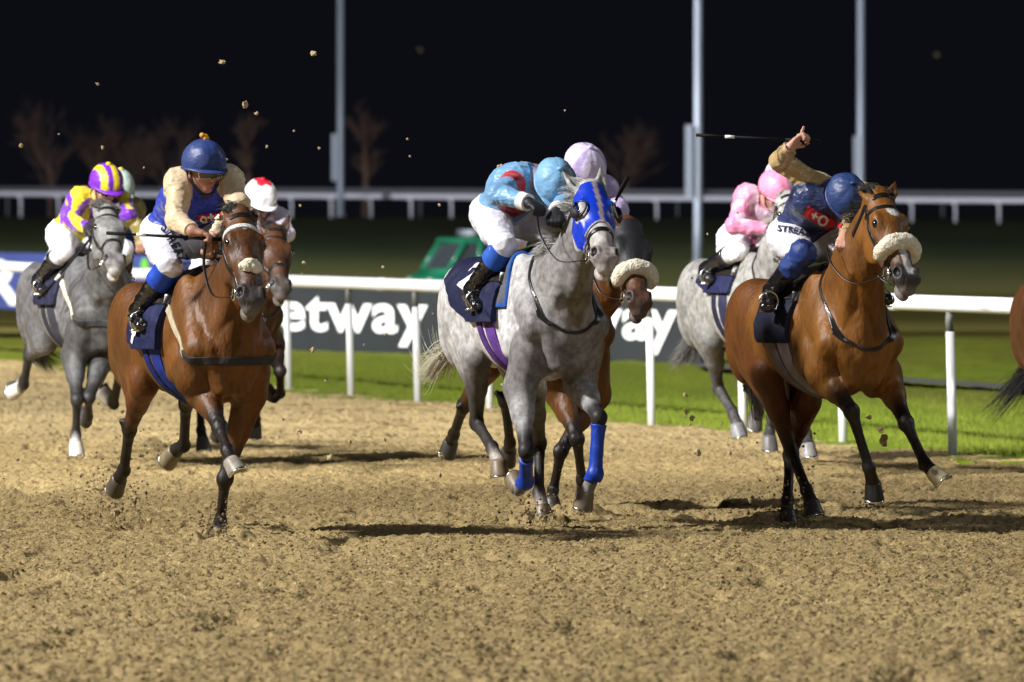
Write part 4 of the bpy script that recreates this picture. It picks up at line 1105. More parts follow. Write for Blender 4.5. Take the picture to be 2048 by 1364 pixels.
# ================================================================ riders
SKINC = (.50, .27, .18)
def rider(label, fr, j, st, vs=.0085):
    """j: picture points; returns rider record. Rider is a thing of its own, in the horse's frame."""
    j = dict(j)
    for k_ in ('hip', 'neck', 'head', 'shR', 'shL'):
        if k_ in j: j[k_] = (j[k_][0], j[k_][1], j[k_][2] + .13)
    pv = fr.pt(*j['hip'])                      # pelvis centre (px,py,u)
    Ow = fr.world(pv); e = empty('person', tuple(Ow), fr.rz, label=label, cat='jockey', group='jockeys riding in the race')
    class R_: pass
    R = R_(); R.e = e; R.O = pv
    loc = lambda p: np.asarray(p) - pv
    raw = {}
    raw['neck'] = fr.pt(*j['neck'])            # base of neck between the shoulders
    ctr = pv[1]
    for s, q in ((-1, 'R'), (1, 'L')):
        sw = .175
        lean = unit(raw['neck'] - pv)
        raw['sh' + q] = fr.pt(*j['sh' + q]) if 'sh' + q in j else raw['neck'] + A(-.02, s * sw, -.035)
        g = lambda nm, prev, L, default: (fr.chain(prev, j[nm + q][0], j[nm + q][1], L, j[nm + q][2]) if nm + q in j else default)
        raw['el' + q] = g('el', raw['sh' + q], .27, raw['sh' + q] + A(.10, s * .05, -.24))
        raw['wr' + q] = g('wr', raw['el' + q], .24, raw['el' + q] + A(.22, -s * .09, -.03))
        hip = pv + A(0, s * .095, 0)
        raw['hip' + q] = hip
        kn = g('kn', hip, .40, None)
        if kn is None: kn = A(raw['knR'][0], -raw['knR'][1], raw['knR'][2]) if 'knR' in raw else A(.16, s * .27, pv[2] - .20)
        raw['kn' + q] = kn
        an = g('an', kn, .39, None)
        if an is None: an = A(raw['anR'][0], -raw['anR'][1], raw['anR'][2]) if 'anR' in raw else kn + A(-.20, s * .05, -.32)
        raw['an' + q] = an
        to = g('to', an, .19, None)
        if to is None: to = an + A(.17, 0, -.05)
        raw['to' + q] = to
    for s, q in ((-1, 'R'), (1, 'L')):     # legs lie against the horse's sides
        for k_, m_ in (('kn', .215), ('an', .315), ('to', .33)):
            if raw[k_ + q][1] * s < m_: raw[k_ + q][1] = s * m_
    raw['head'] = fr.pt(*j['head'])
    P = {k: loc(v) for k, v in raw.items()}
    R.P = P; R.raw = raw
    S = SDF(); sk = st.get('skin', SKINC); sh = st['shirt']; br = st.get('breech', (.78, .78, .82))
    T = unit(P['neck']); Sx = unit(P['shL'] - P['shR']); back = unit(np.cross(T, Sx)); back = back if back[2] > 0 else -back
    mid = P['neck'] * .5 + back * .055
    chest = P['neck'] * .80 - back * .01
    lb = st.get('bulk', 1.)
    S.ell((0, 0, .0), (.12, .165, .115), T=T, side=Sx, k=.03, c=br, tag='pelvis')
    S.add((0, 0, .01), mid, (.145 * lb, .105), (.145 * lb, .105), side=Sx, k=.05, c=sh, tag='torso')
    S.add(mid, chest, (.145 * lb, .105), (.165 * lb, .115), side=Sx, k=.05, c=sh, tag='torso')
    S.add(chest - Sx * .10, chest + Sx * .10, (.09, .10), side=back, k=.05, c=sh, tag='torso')
    hd = P['head']; nk = lerp(P['neck'], hd, .55)
    S.add(P['neck'] * .96, nk, (.062, .062), (.055, .055), k=.03, c=sh, c2=sk, tag='neckskin')
    for s, q in ((-1, 'R'), (1, 'L')):
        S.ell(P['sh' + q], (.075, .072, .072), k=.05, c=sh, tag='arm' + q)
        S.add(chest, P['sh' + q], (.07, .08), (.068, .07), k=.04, c=sh, tag='torso')
        S.add(P['sh' + q], P['el' + q], (.062, .064), (.047, .048), k=.03, c=sh, tag='arm' + q)
        S.add(P['el' + q], P['wr' + q], (.050, .050), (.030, .032), k=.02, c=st.get('sleeve', sh), c2=st.get('glove', sk), tag='fore' + q)
        S.add(A(0, s * .08, -.01), lerp(P['hip' + q], P['kn' + q], .5), (.105, .110), (.080, .085), k=.05, c=br, tag='leg' + q)
        S.add(lerp(P['hip' + q], P['kn' + q], .45), P['kn' + q], (.080, .085), (.060, .060), k=.03, c=br, tag='leg' + q)
        S.add(P['kn' + q], lerp(P['kn' + q], P['an' + q], .35), (.058, .058), (.056, .058), k=.02, c=st.get('shinc', br), tag='shin' + q)
        S.add(lerp(P['kn' + q], P['an' + q], .3), P['an' + q], (.056, .058), (.036, .040), k=.02, c=(.02, .02, .02), tag='shin' + q)
        hl = P['an' + q] - unit(P['to' + q] - P['an' + q]) * .03 + A(0, 0, -.045)
        S.add(hl, P['to' + q], (.036, .038), (.034, .022), k=.025, c=(.02, .02, .02), tag='foot' + q)
        S.add(P['an' + q], hl, (.036, .040), (.035, .036), k=.02, c=(.02, .02, .02), tag='foot' + q)
        # hand: palm and curled fingers with thumb
        w = P['wr' + q]; hdv = st.get('hand' + q); fd = unit(hdv) if hdv is not None else unit(unit(w - P['el' + q]) + A(.25, 0, -.15))
        gl = st.get('glove', sk); pside = unit(np.cross(fd, A(0, 0, 1)) if abs(fd[2]) < .9 else A(0, 1, 0)); down = np.cross(pside, fd); down = -down if down[2] > 0 else down
        fist = st.get('fist' + q); down = unit(fist - fd * np.dot(fist, fd)) if fist is not None else down
        acr = np.cross(fd, down)                     # across the knuckles
        g_ = st.get('hsc' + q, 1.08); pm = w + fd * .055 * g_; S.add(w, pm, (.028, .030), (.042 * g_, .018 * g_), side=acr, k=.015, c=gl, tag='hand' + q)
        for f_ in range(4):
            b0 = pm + (acr * (.030 - .020 * f_) + fd * .022) * g_
            ln = (.9, 1.0, .95, .78)[f_] * g_
            if st.get('point' + q) is not None and f_ == 0:
                pd = unit(st['point' + q]); S.add(b0, b0 + pd * .042, .0115, .0105, k=.006, c=gl, tag='hand' + q); S.add(b0 + pd * .042, b0 + unit(pd + A(0, .25, 0)) * .074, .0105, .0088, k=.004, c=gl, tag='hand' + q); continue
            k1 = b0 + (fd * .75 + down * .35) * .034 * ln; k2 = k1 + (down * .95 - fd * .15) * .028 * ln; k3 = k2 + (-fd * .8 + down * .1) * .022 * ln
            S.add(b0, k1, .0118 * g_, .0110 * g_, k=.006, c=gl, tag='hand' + q); S.add(k1, k2, .0108 * g_, .0100 * g_, k=.003, c=gl, tag='hand' + q); S.add(k2, k3, .0098, .0085, k=.003, c=gl, tag='hand' + q)
        t0 = w + fd * .030 + acr * .028; t1 = t0 + acr * .016 + fd * .028 + down * .016; t2 = t1 + fd * .018 + down * .020 - acr * .008
        S.add(t0, t1, .0135, .0115, k=.01, c=gl, tag='hand' + q); S.add(t1, t2, .0115, .0095, k=.004, c=gl, tag='hand' + q)
        R.__dict__['grip' + q] = pm + fd * .026 + down * .022; R.__dict__['acr' + q] = acr; R.__dict__['fd' + q] = fd
    # head with a face; look = direction of the face, upv = crown direction
    look = unit(st.get('look', (1, -.15, -.35))); upv = unit(st.get('up', (.25, 0, 1))); upv = unit(upv - look * np.dot(upv, look)); sx = np.cross(upv, look)
    C = hd
    def hp(x, y, z): return C + look * x + sx * y + upv * z
    S.ell(hp(0, 0, .02), (.100, .078, .105), T=look, side=sx, k=.02, c=sk, tag='head')
    S.add(hp(.035, 0, -.03), hp(.050, 0, -.085), (.056, .050), (.028, .030), side=sx, k=.03, c=sk, tag='head')
    S.add(hp(.095, 0, .005), hp(.112, 0, -.032), (.009, .010), (.015, .013), side=sx, k=.012, c=sk, tag='head')
    S.ell(hp(.088, 0, -.060), (.010, .023, .006), T=look, side=sx, k=.006, c=(.38, .13, .11), tag='head')
    S.ell(hp(.084, 0, -.071), (.011, .019, .006), T=look, side=sx, k=.006, c=(.40, .14, .12), tag='head')
    for s in (-1, 1):
        S.ell(hp(.092, s * .031, .002), (.014, .017, .011), T=look, side=sx, k=.010, c=tuple(np.array(sk) * .7), tag='head', sub=True)
        S.ell(hp(-.004, s * .079, -.012), (.016, .008, .028), T=look, side=sx, k=.006, c=sk, tag='head')
        S.ell(hp(.070, s * .045, -.020), (.020, .020, .018), T=look, side=sx, k=.02, c=sk, tag='head')
    S.mesh(vs)
    sleeve_c = st.get('sleeve', sh)
    mk('body', S.V, S.F, M_SKIN, e, col=S.C.astype(np.float32))
    R.S = S; R.hp = hp; R.look, R.sx, R.upv = look, sx, upv
    # --- clothes: shells over the body
    W = S.w; V = S.V
    torso = W('torso', 'armR', 'armL', 'foreR', 'foreL'); fld = torso - .5
    for q in ('R', 'L'):
        a, b = P['el' + q], P['wr' + q]; t = (V - a) @ unit(b - a) / np.linalg.norm(b - a); fld = np.where(W('fore' + q) > .3, np.minimum(fld, (st.get('slv' + q, .95) - t)), fld)
        fld = np.where(W('hand' + q) > .5, -.5, fld)
    fld = np.minimum(fld, .55 - W('head') - W('pelvis') * .6)
    c = np.tile(np.array(sh, float), (len(V), 1))
    for q in ('R', 'L'):
        ws = np.clip((W('arm' + q, 'fore' + q) - .5) * 8 + .5, 0, 1)[:, None]; c = c * (1 - ws) + np.array(sleeve_c) * ws
    if 'paint' in st: c = st['paint'](R, V, c, W)
    R.shirt = shell('racing_shirt', S, fld, .007, M_SILK, e, col=c, wr=.007, wrs=11., seed=7)
    bl = W('pelvis', 'legR', 'legL') - .5
    c = np.tile(np.array(br, float), (len(V), 1))
    for q in ('R', 'L'):
        a, b = P['kn' + q], P['an' + q]; t = (V - a) @ unit(b - a) / np.linalg.norm(b - a)
        bl = np.where(W('shin' + q) > .5, np.minimum(st.get('boott', .12) + .02 - t, 1), bl)
    bl = np.where(W('torso') > .5, np.minimum(bl, -.1), bl)
    if 'bpaint' in st: c = st['bpaint'](R, V, c, W)
    R.breeches = shell('breeches', S, bl, .007, M_BREECH, e, col=c, wr=.006, wrs=13., seed=9)
    for q in ('R', 'L'):
        a, b = P['kn' + q], P['an' + q]; t = (V - a) @ unit(b - a) / np.linalg.norm(b - a)
        own = W('shin' + q, 'foot' + q) - .5
        if 'sock' in st: shell('knee_band', S, np.minimum.reduce([own, t + .05, .36 - t]), .012, mat('knee_band_' + st['sock'][0], st['sock'][1], rough=.5, bump=[(12, .4, .01, ONE)]), e, wr=.003)
        shell('boot', S, np.minimum(own, np.where(W('foot' + q) > .5, 1, t - st.get('boott', .30))), .009, M_BOOT, e, wr=.004, wrs=12.)
        if 'glove' in st:
            shell('glove', S, W('hand' + q) - .5, .003, M_BLACKC if st['glove'][0] < .1 else M_WHITE, e)
        if st.get('cuff'):
            t2 = (V - P['el' + q]) @ unit(P['wr' + q] - P['el' + q]) / np.linalg.norm(P['wr' + q] - P['el' + q])
            shell('cuff', S, np.minimum.reduce([t2 - .76, 1.0 - t2, W('fore' + q) - .4]), .016, M_WHITE, e, wr=.002)
        # stirrup iron and leather
        ft = lerp(P['an' + q], P['to' + q], .55) + A(0, 0, -.03); b = MB()
        b.ring(ft + A(0, 0, .02), .058, .006, A(1, 0, 0), 18, 6); b.box(ft + A(0, 0, -.030), (.05, .11, .012)); so = b.build('stirrup', M_METAL, fr.e); 
        so.data.transform(Matrix.Translation(Vector(pv)))
        tp = A(.08 - pv[0], (1 if q == 'L' else -1) * .22, fr.Z(1.34) - pv[2])
        strap_path('stirrup_leather', [tp + pv, lerp(tp, ft, .5) + A(0, (1 if q == 'L' else -1) * .03, 0) + pv, ft + A(0, 0, .08) + pv], .011, M_LEATHER, fr.e, flat=.3)
    # --- helmet with silk cap
    b = MB(); V_ = []; Fc = []; Cc = []; nu, nv = 48, 22; cap = st['cap']
    hsz = st.get('hsize', 1.0)
    for jv in range(nv + 1):
        th = (math.pi * .56) * jv / nv
        for i in range(nu):
            ph = 2 * math.pi * i / nu
            rx = (.137 if math.cos(ph) > 0 else .145) * hsz; ry = .116 * hsz; rz = .132 * hsz
            fold = 1 + .020 * abs(math.sin(ph * 3 + .4)) * math.sin(th) + .012 * math.sin(ph * 9 + 2 * math.sin(th * 4 + ph)) * math.sin(th) ** 2 - .012 * (abs(math.sin(ph * 3 + .4)) < .10)
            lower = 1 - .10 * max(0, (th - 1.45))
            V_.append(hp(.004 + rx * math.sin(th) * math.cos(ph) * fold * lower, ry * math.sin(th) * math.sin(ph) * fold * lower, .047 + rz * math.cos(th) * fold)); Cc.append(cap(th, ph))
    for jv in range(nv):
        for i in range(nu): a_ = jv * nu + i; b_ = jv * nu + (i + 1) % nu; Fc.append((a_, a_ + nu, b_ + nu, b_))
    ho = mk('helmet', V_, Fc, M_HELM, e, col=np.array(Cc, np.float32))
    # rolled rim, peak, button, chin strap
    b = MB(); b.tube([hp(.004 + .137 * hsz * math.cos(q) * .97, .116 * hsz * math.sin(q) * .97, .021) for q in np.linspace(0, 2 * math.pi, 40)], .0085, 8, col=st.get('rim', cap(1.6, 0)), caps=False); b.build('rim', M_HELM, ho)
    Vp = []; Fp = []
    for r_ in range(5):
        for i in range(17):
            q = (-1 + 2 * i / 16) * 1.15; ext = .052 * r_ / 4 * math.cos(q * .9) 
            for zz in (0, -.006): Vp.append(hp(.004 + (.128 * hsz + ext) * math.cos(q), (.110 * hsz + ext * .3) * math.sin(q), .031 - .30 * ext + zz))
    for r_ in range(4):
        for i in range(16):
            a_ = (r_ * 17 + i) * 2; b_ = a_ + 2; c_ = a_ + 34; d_ = c_ + 2
            Fp.append((a_, c_, d_, b_)); Fp.append((a_ + 1, b_ + 1, d_ + 1, c_ + 1))
    for i in range(16): a_ = (4 * 17 + i) * 2; Fp.append((a_, a_ + 1, a_ + 3, a_ + 2))
    mk('peak', Vp, Fp, M_HELM, ho, col=np.tile(np.array(st.get('peak', cap(1.5, 0))), (len(Vp), 1)))
    b = MB(); b.sphere(hp(0, 0, .047 + .134 * hsz), (.020, .020, .014), 12, 8, col=st.get('button', cap(0, 0)))
    if st.get('pompon'):
        for k_ in range(9): b.sphere(hp(.014 * math.cos(k_ * 2.2), .014 * math.sin(k_ * 2.2), .186 + .008 * (k_ % 3)), .015, 8, 6, col=st['pompon'])
    b.build('button', M_HELM, ho)
    b = MB()
    for s in (-1, 1): b.tube(bez([hp(.02, s * .085, .01), hp(.035, s * .080, -.05), hp(.05, s * .04, -.105), hp(.052, 0, -.118)], 5), .0055, 5)
    b.build('chin_strap', M_BLACKC, ho)
    if st.get('goggles', True):
        b = MB(); nn = 9
        for r_ in (0, 1):
            for i in range(nn):
                q = (-1 + 2 * i / (nn - 1)) * 1.0; b.v.append(tuple(hp(.052 + .062 * math.cos(q), .078 * math.sin(q), .022 - .044 * r_ + (.010 if r_ and i == nn // 2 else 0)))); b.c.append((1, 1, 1))
        b.f = [(i, i + 1, nn + i + 1, nn + i) for i in range(nn - 1)]
        go = b.build('goggles', M_GLASS, e)
        b = MB(); P_ = [hp(.052 + .064 * math.cos(q), .080 * math.sin(q), .024) for q in np.linspace(-1, 1, nn)]; Q_ = [hp(.052 + .064 * math.cos(q), .080 * math.sin(q), -.022) for q in np.linspace(-1, 1, nn)]
        b.tube(P_ + Q_[::-1] + [P_[0]], .0035, 5, caps=False); b.build('frame', M_METAL if st.get('gogc') else M_BLACKC, go)
    R.gripRl = R.gripR + pv; R.gripLl = R.gripL + pv
    return R

def whip(label, fr, R, q, tipworld, L=.68):
    g = R.__dict__['grip' + q + 'l']; gw = fr.world(g); tipworld = WP(tipworld[0], tipworld[1], gw[1] + tipworld[2]); L = np.linalg.norm(tipworld - gw); d = unit(tipworld - gw); e0 = gw - d * .10
    e = empty('riding_whip', tuple(gw), 0, label=label, cat='whip', group='riding whips')
    b = MB(); b.tube([-d * .10, d * .10], [.012, .010], 8); b.build('handle', M_WHIP, e)
    b = MB(); b.tube([d * .09, d * (L - .15)], [.0095, .0085], 6); b.build('shaft', M_WHIP, e)
    b = MB(); sd = unit(np.cross(d, A(0, 1, 0))); b.tube([d * (L - .17), d * (L - .10), d * L], [.009, .021, .022], 6, flat=.5); b.build('flap', M_WHIP, e)
    b = MB(); b.tube([d * (L - .22), d * (L - .165)], .0105, 6); b.build('band', M_WHITE, e)
    return e
# ================================================================ the field
CAP = lambda c: (lambda th, ph: c)
BAY = dict(body=(.175, .067, .009), rump=(.115, .040, .006), chest=(.18, .069, .009), low=(.012, .008, .006), muz=(.03, .022, .018), hair=(.010, .008, .007), gask=(.12, .036, .007), neck=(.175, .066, .009), lip=(.10, .08, .07))

# ---- grey with the blue hood, centre
st = dict(grey=1, body=(.70, .69, .69), belly=(.76, .75, .73), rump=(.62, .61, .60), chest=(.25, .235, .235), neck=(.29, .275, .27), face=(.60, .58, .56), low=(.028, .025, .025), cannon=(.035, .03, .03), eyer=.017,  # flank lightened, chest and neck darkened: light and shade put into the coat
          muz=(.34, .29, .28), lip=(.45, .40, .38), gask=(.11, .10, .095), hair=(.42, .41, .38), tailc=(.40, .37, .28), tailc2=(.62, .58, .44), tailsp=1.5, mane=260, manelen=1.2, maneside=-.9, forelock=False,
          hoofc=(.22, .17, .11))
jj = dict(poll=(1184, 376), muzzle=(1210, 512), neck=(1138, 545), ears={-1: (1124, 342), 1: (1201, 333)},
    fR=dict(e=(1040, 775), k=(1053, 902, 1), f=(1052, 962, -1), h=(1037, 978, -1), Lf=.44, ax=(-.75, 0, .3), past=(.4, .38, .36)),
    fL=dict(e=(1160, 765), k=(1198, 835, 1), f=(1190, 948, -1), h=(1172, 985, -1), Lf=.42, ax=(-.35, -.12, -.9), past=(.45, .42, .40)),
    hR=dict(k=(953, 845, -1), f=(984, 895, 1), h=(997, 925, 1), past=(.5, .45, .40), ax=(.15, 0, -1)),
    hL=dict(s=(1062, 780), u=-.2, k=(1079, 885, -1), f=(1078, 985, 1), h=(1085, 1016, 1), flat=True, past=(.5, .46, .42)),
    tail=[(908, 680, -1.02), (880, 715, -1.10), (862, 738, -1.2), (846, 712, -1.3)])
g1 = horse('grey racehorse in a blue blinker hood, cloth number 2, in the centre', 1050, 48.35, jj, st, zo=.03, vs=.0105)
S = g1.S; tH, sH, nH = g1.tH, g1.sH, g1.nH
hf = np.minimum.reduce([tH + .01, .56 + .30 * np.clip(np.abs(sH) - .02, 0, .1) * 4 - tH + .35 * np.clip(-nH - .03, 0, .2), (g1.hw - .5) * .2, .14 + nH])
for s in (-1, 1): hf = np.minimum(hf, np.sqrt(((tH - .34) * .6) ** 2 + (nH * 1.0 + .002) ** 2 + ((sH - s * .088) * 1.1) ** 2) - .052)
hc = np.where(((hf < .010) & (tH > .4))[:, None], np.array([.55, .50, .50]), np.where((np.abs(sH - .004) < .012)[:, None], np.array([.30, .24, .24]), np.where((sH > .05)[:, None], np.array([.006, .06, .42]), np.array([.004, .035, .48]))))
hood = shell('blinker_hood', S, hf, .008, mat('hood_stretch_cloth', rough=.38, vcol=True, spec=.5, bump=[(14, .4, .01, ONE)]), g1.e, col=hc, wr=.002)
for s in (-1, 1):     # blinker cups around the eyes
    c = g1.H(.34, s * .090, .004); b = MB(); ax = unit(g1.Sd * s + g1.Nf * .75)
    b.ring(c + ax * .014, .056, .006, ax, 24, 6); b.build('cup_rim', M_BLACKC, hood)
    V_ = []; Fc = []; a1 = unit(np.cross(ax, g1.T)); a2 = np.cross(ax, a1); n_ = 18
    for r_ in range(6):
        for i in range(n_):
            q = -math.pi / 2 + math.pi * i / (n_ - 1); d = a2 * math.sin(q) + (-g1.Nf * 1.0 + ax * np.dot(g1.Nf, ax)) * math.cos(q)
            an = r_ / 5 * 1.35; V_.append(c + ax * .012 + unit(d) * .057 * math.cos(an) + ax * .034 * math.sin(an))
    for r_ in range(5):
        for i in range(n_ - 1): a_ = r_ * n_ + i; Fc.append((a_, a_ + 1, a_ + n_ + 1, a_ + n_))
    o = mk('blinker_cup', V_, Fc, M_BLACKC, hood); md = o.modifiers.new('t', 'SOLIDIFY'); md.thickness = .003
jr = dict(hip=(1006, 428, -.22), neck=(1062, 352, .24), head=(1108, 372, .36), shR=(1036, 358, .22), elR=(997, 388, 1), wrR=(1056, 405, 1), knR=(1047, 492, 1), anR=(969, 580, -1), toR=(958, 612, 1),
          elL=(1130, 400, 1), wrL=(1112, 425, 1))
LB = (.16, .36, .62)
def paint4(R, V, c, W):
    P = R.P; m = np.linalg.norm(V - lerp(P['shR'], P['elR'], .35), axis=1) < .075; c[m] = (.50, .015, .02)
    d = V - lerp(A(0, 0, 0), P['neck'], .45); m = (np.linalg.norm(d * A(.6, 1, 1), axis=1) < .11) & (W('torso') > .5) & (V[:, 2] < P['neck'][2] * .55); c[m] = (.26, .006, .02)
    m = (V[:, 2] > P['neck'][2] + .02) & (W('torso') > .5) & (V[:, 1] > .02); c[m] = (.30, .01, .03)
    return c
def cap_lb(th, ph): return (.20, .42, .66) if math.sin(ph * 1 + .3) < .75 else (.10, .16, .22)
r1 = rider('rider in light blue silks and cap crouched over the blue hooded grey', g1, jr, dict(shirt=LB, paint=paint4, glove=(.01, .01, .012), cuff=True, sock=('blue', (.02, .10, .48)), cap=cap_lb, look=(.55, .1, -.85), up=(.9, -.1, .45), breech=(.72, .72, .80)))
bridle(g1, jj, nose='strap', brow=None, rein_to={-1: r1.gripRl, 1: r1.gripLl})
tack(g1, num='2', numcol=(-.26, 42, .30, -16), girthc=(.16, .06, .34), zlow=1.12, pad=((.10, .10, .12), (.02, .10, .40)), clothborder=None)
leg_boot(g1, 'fL', M_BLUEB, .12, 1.12, ends=(g1.J['fL'][0], g1.J['fL'][1])); leg_boot(g1, 'fR', M_BLUEB, .25, 1.15, ends=(g1.J['fR'][0], g1.J['fR'][1]))

# ---- bay at the right
st = dict(BAY); st.update(star=(.225, .010, .085, .038), stripe=(.60, .95, .018), mane=200, maneside=-.6, fls=-.5, muz=(.05, .042, .04), lip=(.20, .17, .16), roll=-6, rump=(.135, .043, .006))
jj = dict(poll=(1763, 392), muzzle=(1814, 552), neck=(1722, 510), ears={-1: (1717, 372), 1: (1791, 364)},
    fR=dict(e=(1648, 748), k=(1703, 822, 1), f=(1738, 936, -1), h=(1746, 968, -1), ax=(-.25, .1, -1), hoof=(.02, .018, .017)),
    fL=dict(e=(1772, 752), k=(1812, 846, 1), f=(1850, 928, 1), h=(1868, 946, 1), ax=(.55, .45, -.65), hoof=(.50, .42, .26)),
    hR=dict(k=(1583, 905, -1), f=(1613, 980, 1), h=(1622, 1005, 1), ax=(.3, .1, -1), hoof=(.03, .026, .025)),
    hL=dict(s=(1612, 800), u=-.3, k=(1580, 910, -1), f=(1575, 1000, 1), h=(1574, 1024, 1), flat=True, hoof=(.03, .026, .025)),
    tail=[(1500, 640, -1.15), (1508, 740, -1.2), (1520, 830, -1.15)])
b1 = horse('bay racehorse with thick sheepskin noseband and white star, at the right', 1632, 48.55, jj, st, zo=-.07, vs=.0105)
NV = (.012, .028, .115); GOLD = (.50, .34, .14)
jr = dict(hip=(1600, 476, -.16), neck=(1662, 382, .22), head=(1690, 402, .36), shR=(1640, 378, .16), elR=(1562, 322, 1), wrR=(1577, 298, 1), knR=(1652, 506, 1), anR=(1552, 582, -1), toR=(1534, 614, 1),
          elL=(1712, 430, 1), wrL=(1690, 470, 1))
def paint7(R, V, c, W):
    m = (W('armR', 'foreR', 'armL', 'foreL') < .5); return c
def bpaint7(R, V, c, W):
    a, b = R.P['hipR'], R.P['knR']
    for q in 'RL':
        a, b = R.P['hip' + q], R.P['kn' + q]; t = (V - a) @ unit(b - a) / np.linalg.norm(b - a); m = ((t > .90) & (W('leg' + q) > .3)) | (W('shin' + q) > .5); c[m] = (.016, .042, .19)
    return c
r7 = rider('rider in a navy cap raising a gold sleeved arm with the whip', b1, jr, dict(shirt=NV, sleeve=GOLD, cap=CAP((.022, .050, .17)), paint=paint7, bpaint=bpaint7, look=(.55, .25, -.8), up=(.85, -.05, .5),
    shinc=(.012, .030, .14), boott=.45, hscR=1.22, slvR=1.12, handR=(.30, .62, .62), fistR=(.55, .35, -.6), pointR=(.1, -.22, .97), goggles=True, breech=(.74, .74, .78), skin=(.56, .30, .22)))
bridle(b1, jj, nose='fleece', leather=M_LEATHER, rein_to={-1: r7.gripLl + A(0, -.1, 0), 1: r7.gripLl})
tack(b1, cloth=(.005, .007, .022), girthc=(.30, .28, .36), zlow=1.10, rear=-.20)
whip('black whip raised level behind the gold sleeve, pointing left', b1, r7, 'R', (1393, 270, .12))
bs = bvh_obj(r7.shirt); wv = lambda p: b1.loc(p) - r7.O
view_print('red_panel', grid2(.215, .062, 30, 8), b1, r7, 1650, 439, 48.2, -30, M_RED, r7.shirt, bs, lift=.006)
view_print('lettering', text_mesh('+O', .075, .003, 2), b1, r7, 1645, 436, 48.2, -30, M_WHITE, r7.shirt, bs, lift=.010)  # cross and ring of the chest emblem, drawn with text characters
bb_ = bvh_obj(r7.breeches)
view_print('lettering', text_mesh('STREAZ', .050, .0014, 2), b1, r7, 1592, 463, 48.5, -10, M_NAVY, r7.breeches, bb_, lift=.006)
view_print('lettering', text_mesh('UK', .028, .001, 2), b1, r7, 1606, 482, 48.5, -8, M_NAVY, r7.breeches, bb_, lift=.006)

# ---- bay at the left
st = dict(BAY); st.update(body=(.155, .057, .008), neck=(.105, .037, .006), face=(.090, .031, .007), rump=(.125, .044, .007), chest=(.125, .045, .007), star=(.20, -.005, .022, .014), muz=(.06, .052, .05), lip=(.14, .12, .10), mane=140)  # neck, face and chest darkened in colour as the shaded front
jj = dict(poll=(484, 432), muzzle=(503, 592), neck=(482, 560), ears={-1: (456, 410), 1: (508, 418)},
    fR=dict(e=(402, 775), k=(440, 856, 1), f=(454, 900, 1), h=(463, 925, 1), ax=(.55, .25, -.75), hoof=(.30, .27, .22)),
    fL=dict(e=(500, 785), k=(450, 958, 1), f=(441, 1042, -1), h=(437, 1058, 1), Lf=.46, ax=(.2, -.1, -1), hoof=(.03, .025, .02)),
    hR=dict(k=(259, 858, -1), f=(248, 940, -1), h=(238, 958, -1), ax=(-.7, -.1, -.6), hoof=(.10, .08, .06)),
    hL=dict(k=(372, 808, -1), f=(368, 890, -1), h=(349, 903, -1), ax=(-.8, -.2, -.5), hoof=(.25, .20, .12)))
b2 = horse('dark bay racehorse with a small white star, leading at the left', 385, 46.95, jj, st, zo=-.08, vs=.0105)
RB = (.008, .035, .42); CR = (.66, .52, .33)
jr = dict(hip=(350, 468, -.22), neck=(408, 372, .22), head=(407, 344, .30), shR=(360, 366, .18), elR=(352, 438, 1), wrR=(384, 462, 1), shL=(456, 360, .26), elL=(478, 408, 1), wrL=(428, 474, 1),
          knR=(384, 532, 1), anR=(311, 622, -1), toR=(296, 652, 1), knL=(432, 500, 1))
r2 = rider('rider in royal blue silks with cream sleeves and an orange bobble on a navy cap', b2, jr, dict(shirt=RB, sleeve=CR, cap=CAP((.025, .050, .19)), pompon=(.75, .33, .02), look=(.98, .12, -.12), up=(.2, 0, 1), sock=('bright_blue', (.006, .06, .48)),
    skin=(.42, .22, .15), gogc=1, hsize=1.03, bulk=1.05, breech=(.70, .70, .78), handR=(.4, .8, -.2)))
BROWB = mat('white_beaded_browband', (.7, .7, .7), rough=.4, bump=[(120, 1., .01, ONE)])
bridle(b2, jj, nose='fleece_small', brow=BROWB, rein_to={-1: r2.gripRl, 1: r2.gripLl})
tack(b2, cloth=(.006, .010, .055), girthc=(.01, .03, .22), zlow=1.10, rear=-.24, num='4', numcol=(-.02, 8, .24, -12), breast=(.45, .40, .27), neckstrap=False)
whip('black whip held out level to the left by the rider with cream sleeves', b2, r2, 'R', (214, 466, .1))
bs = bvh_obj(r2.shirt)
view_print('lettering', text_mesh('o+o', .070, .003, 2), b2, r2, 412, 432, 46.4, 8, M_WHITE, r2.shirt, bs, lift=.012)  # chest emblem of two rings and a cross, drawn with text characters
view_print('chest_band', grid2(.14, .034, 20, 4), b2, r2, 412, 432, 46.4, 8, M_RED, r2.shirt, bs, lift=.006)
view_print('lettering', text_mesh('STREAZ', .062, .0015, 2), b2, r2, 344, 489, 47.0, -58, M_NAVY, r2.breeches, bvh_obj(r2.breeches), lift=.006)

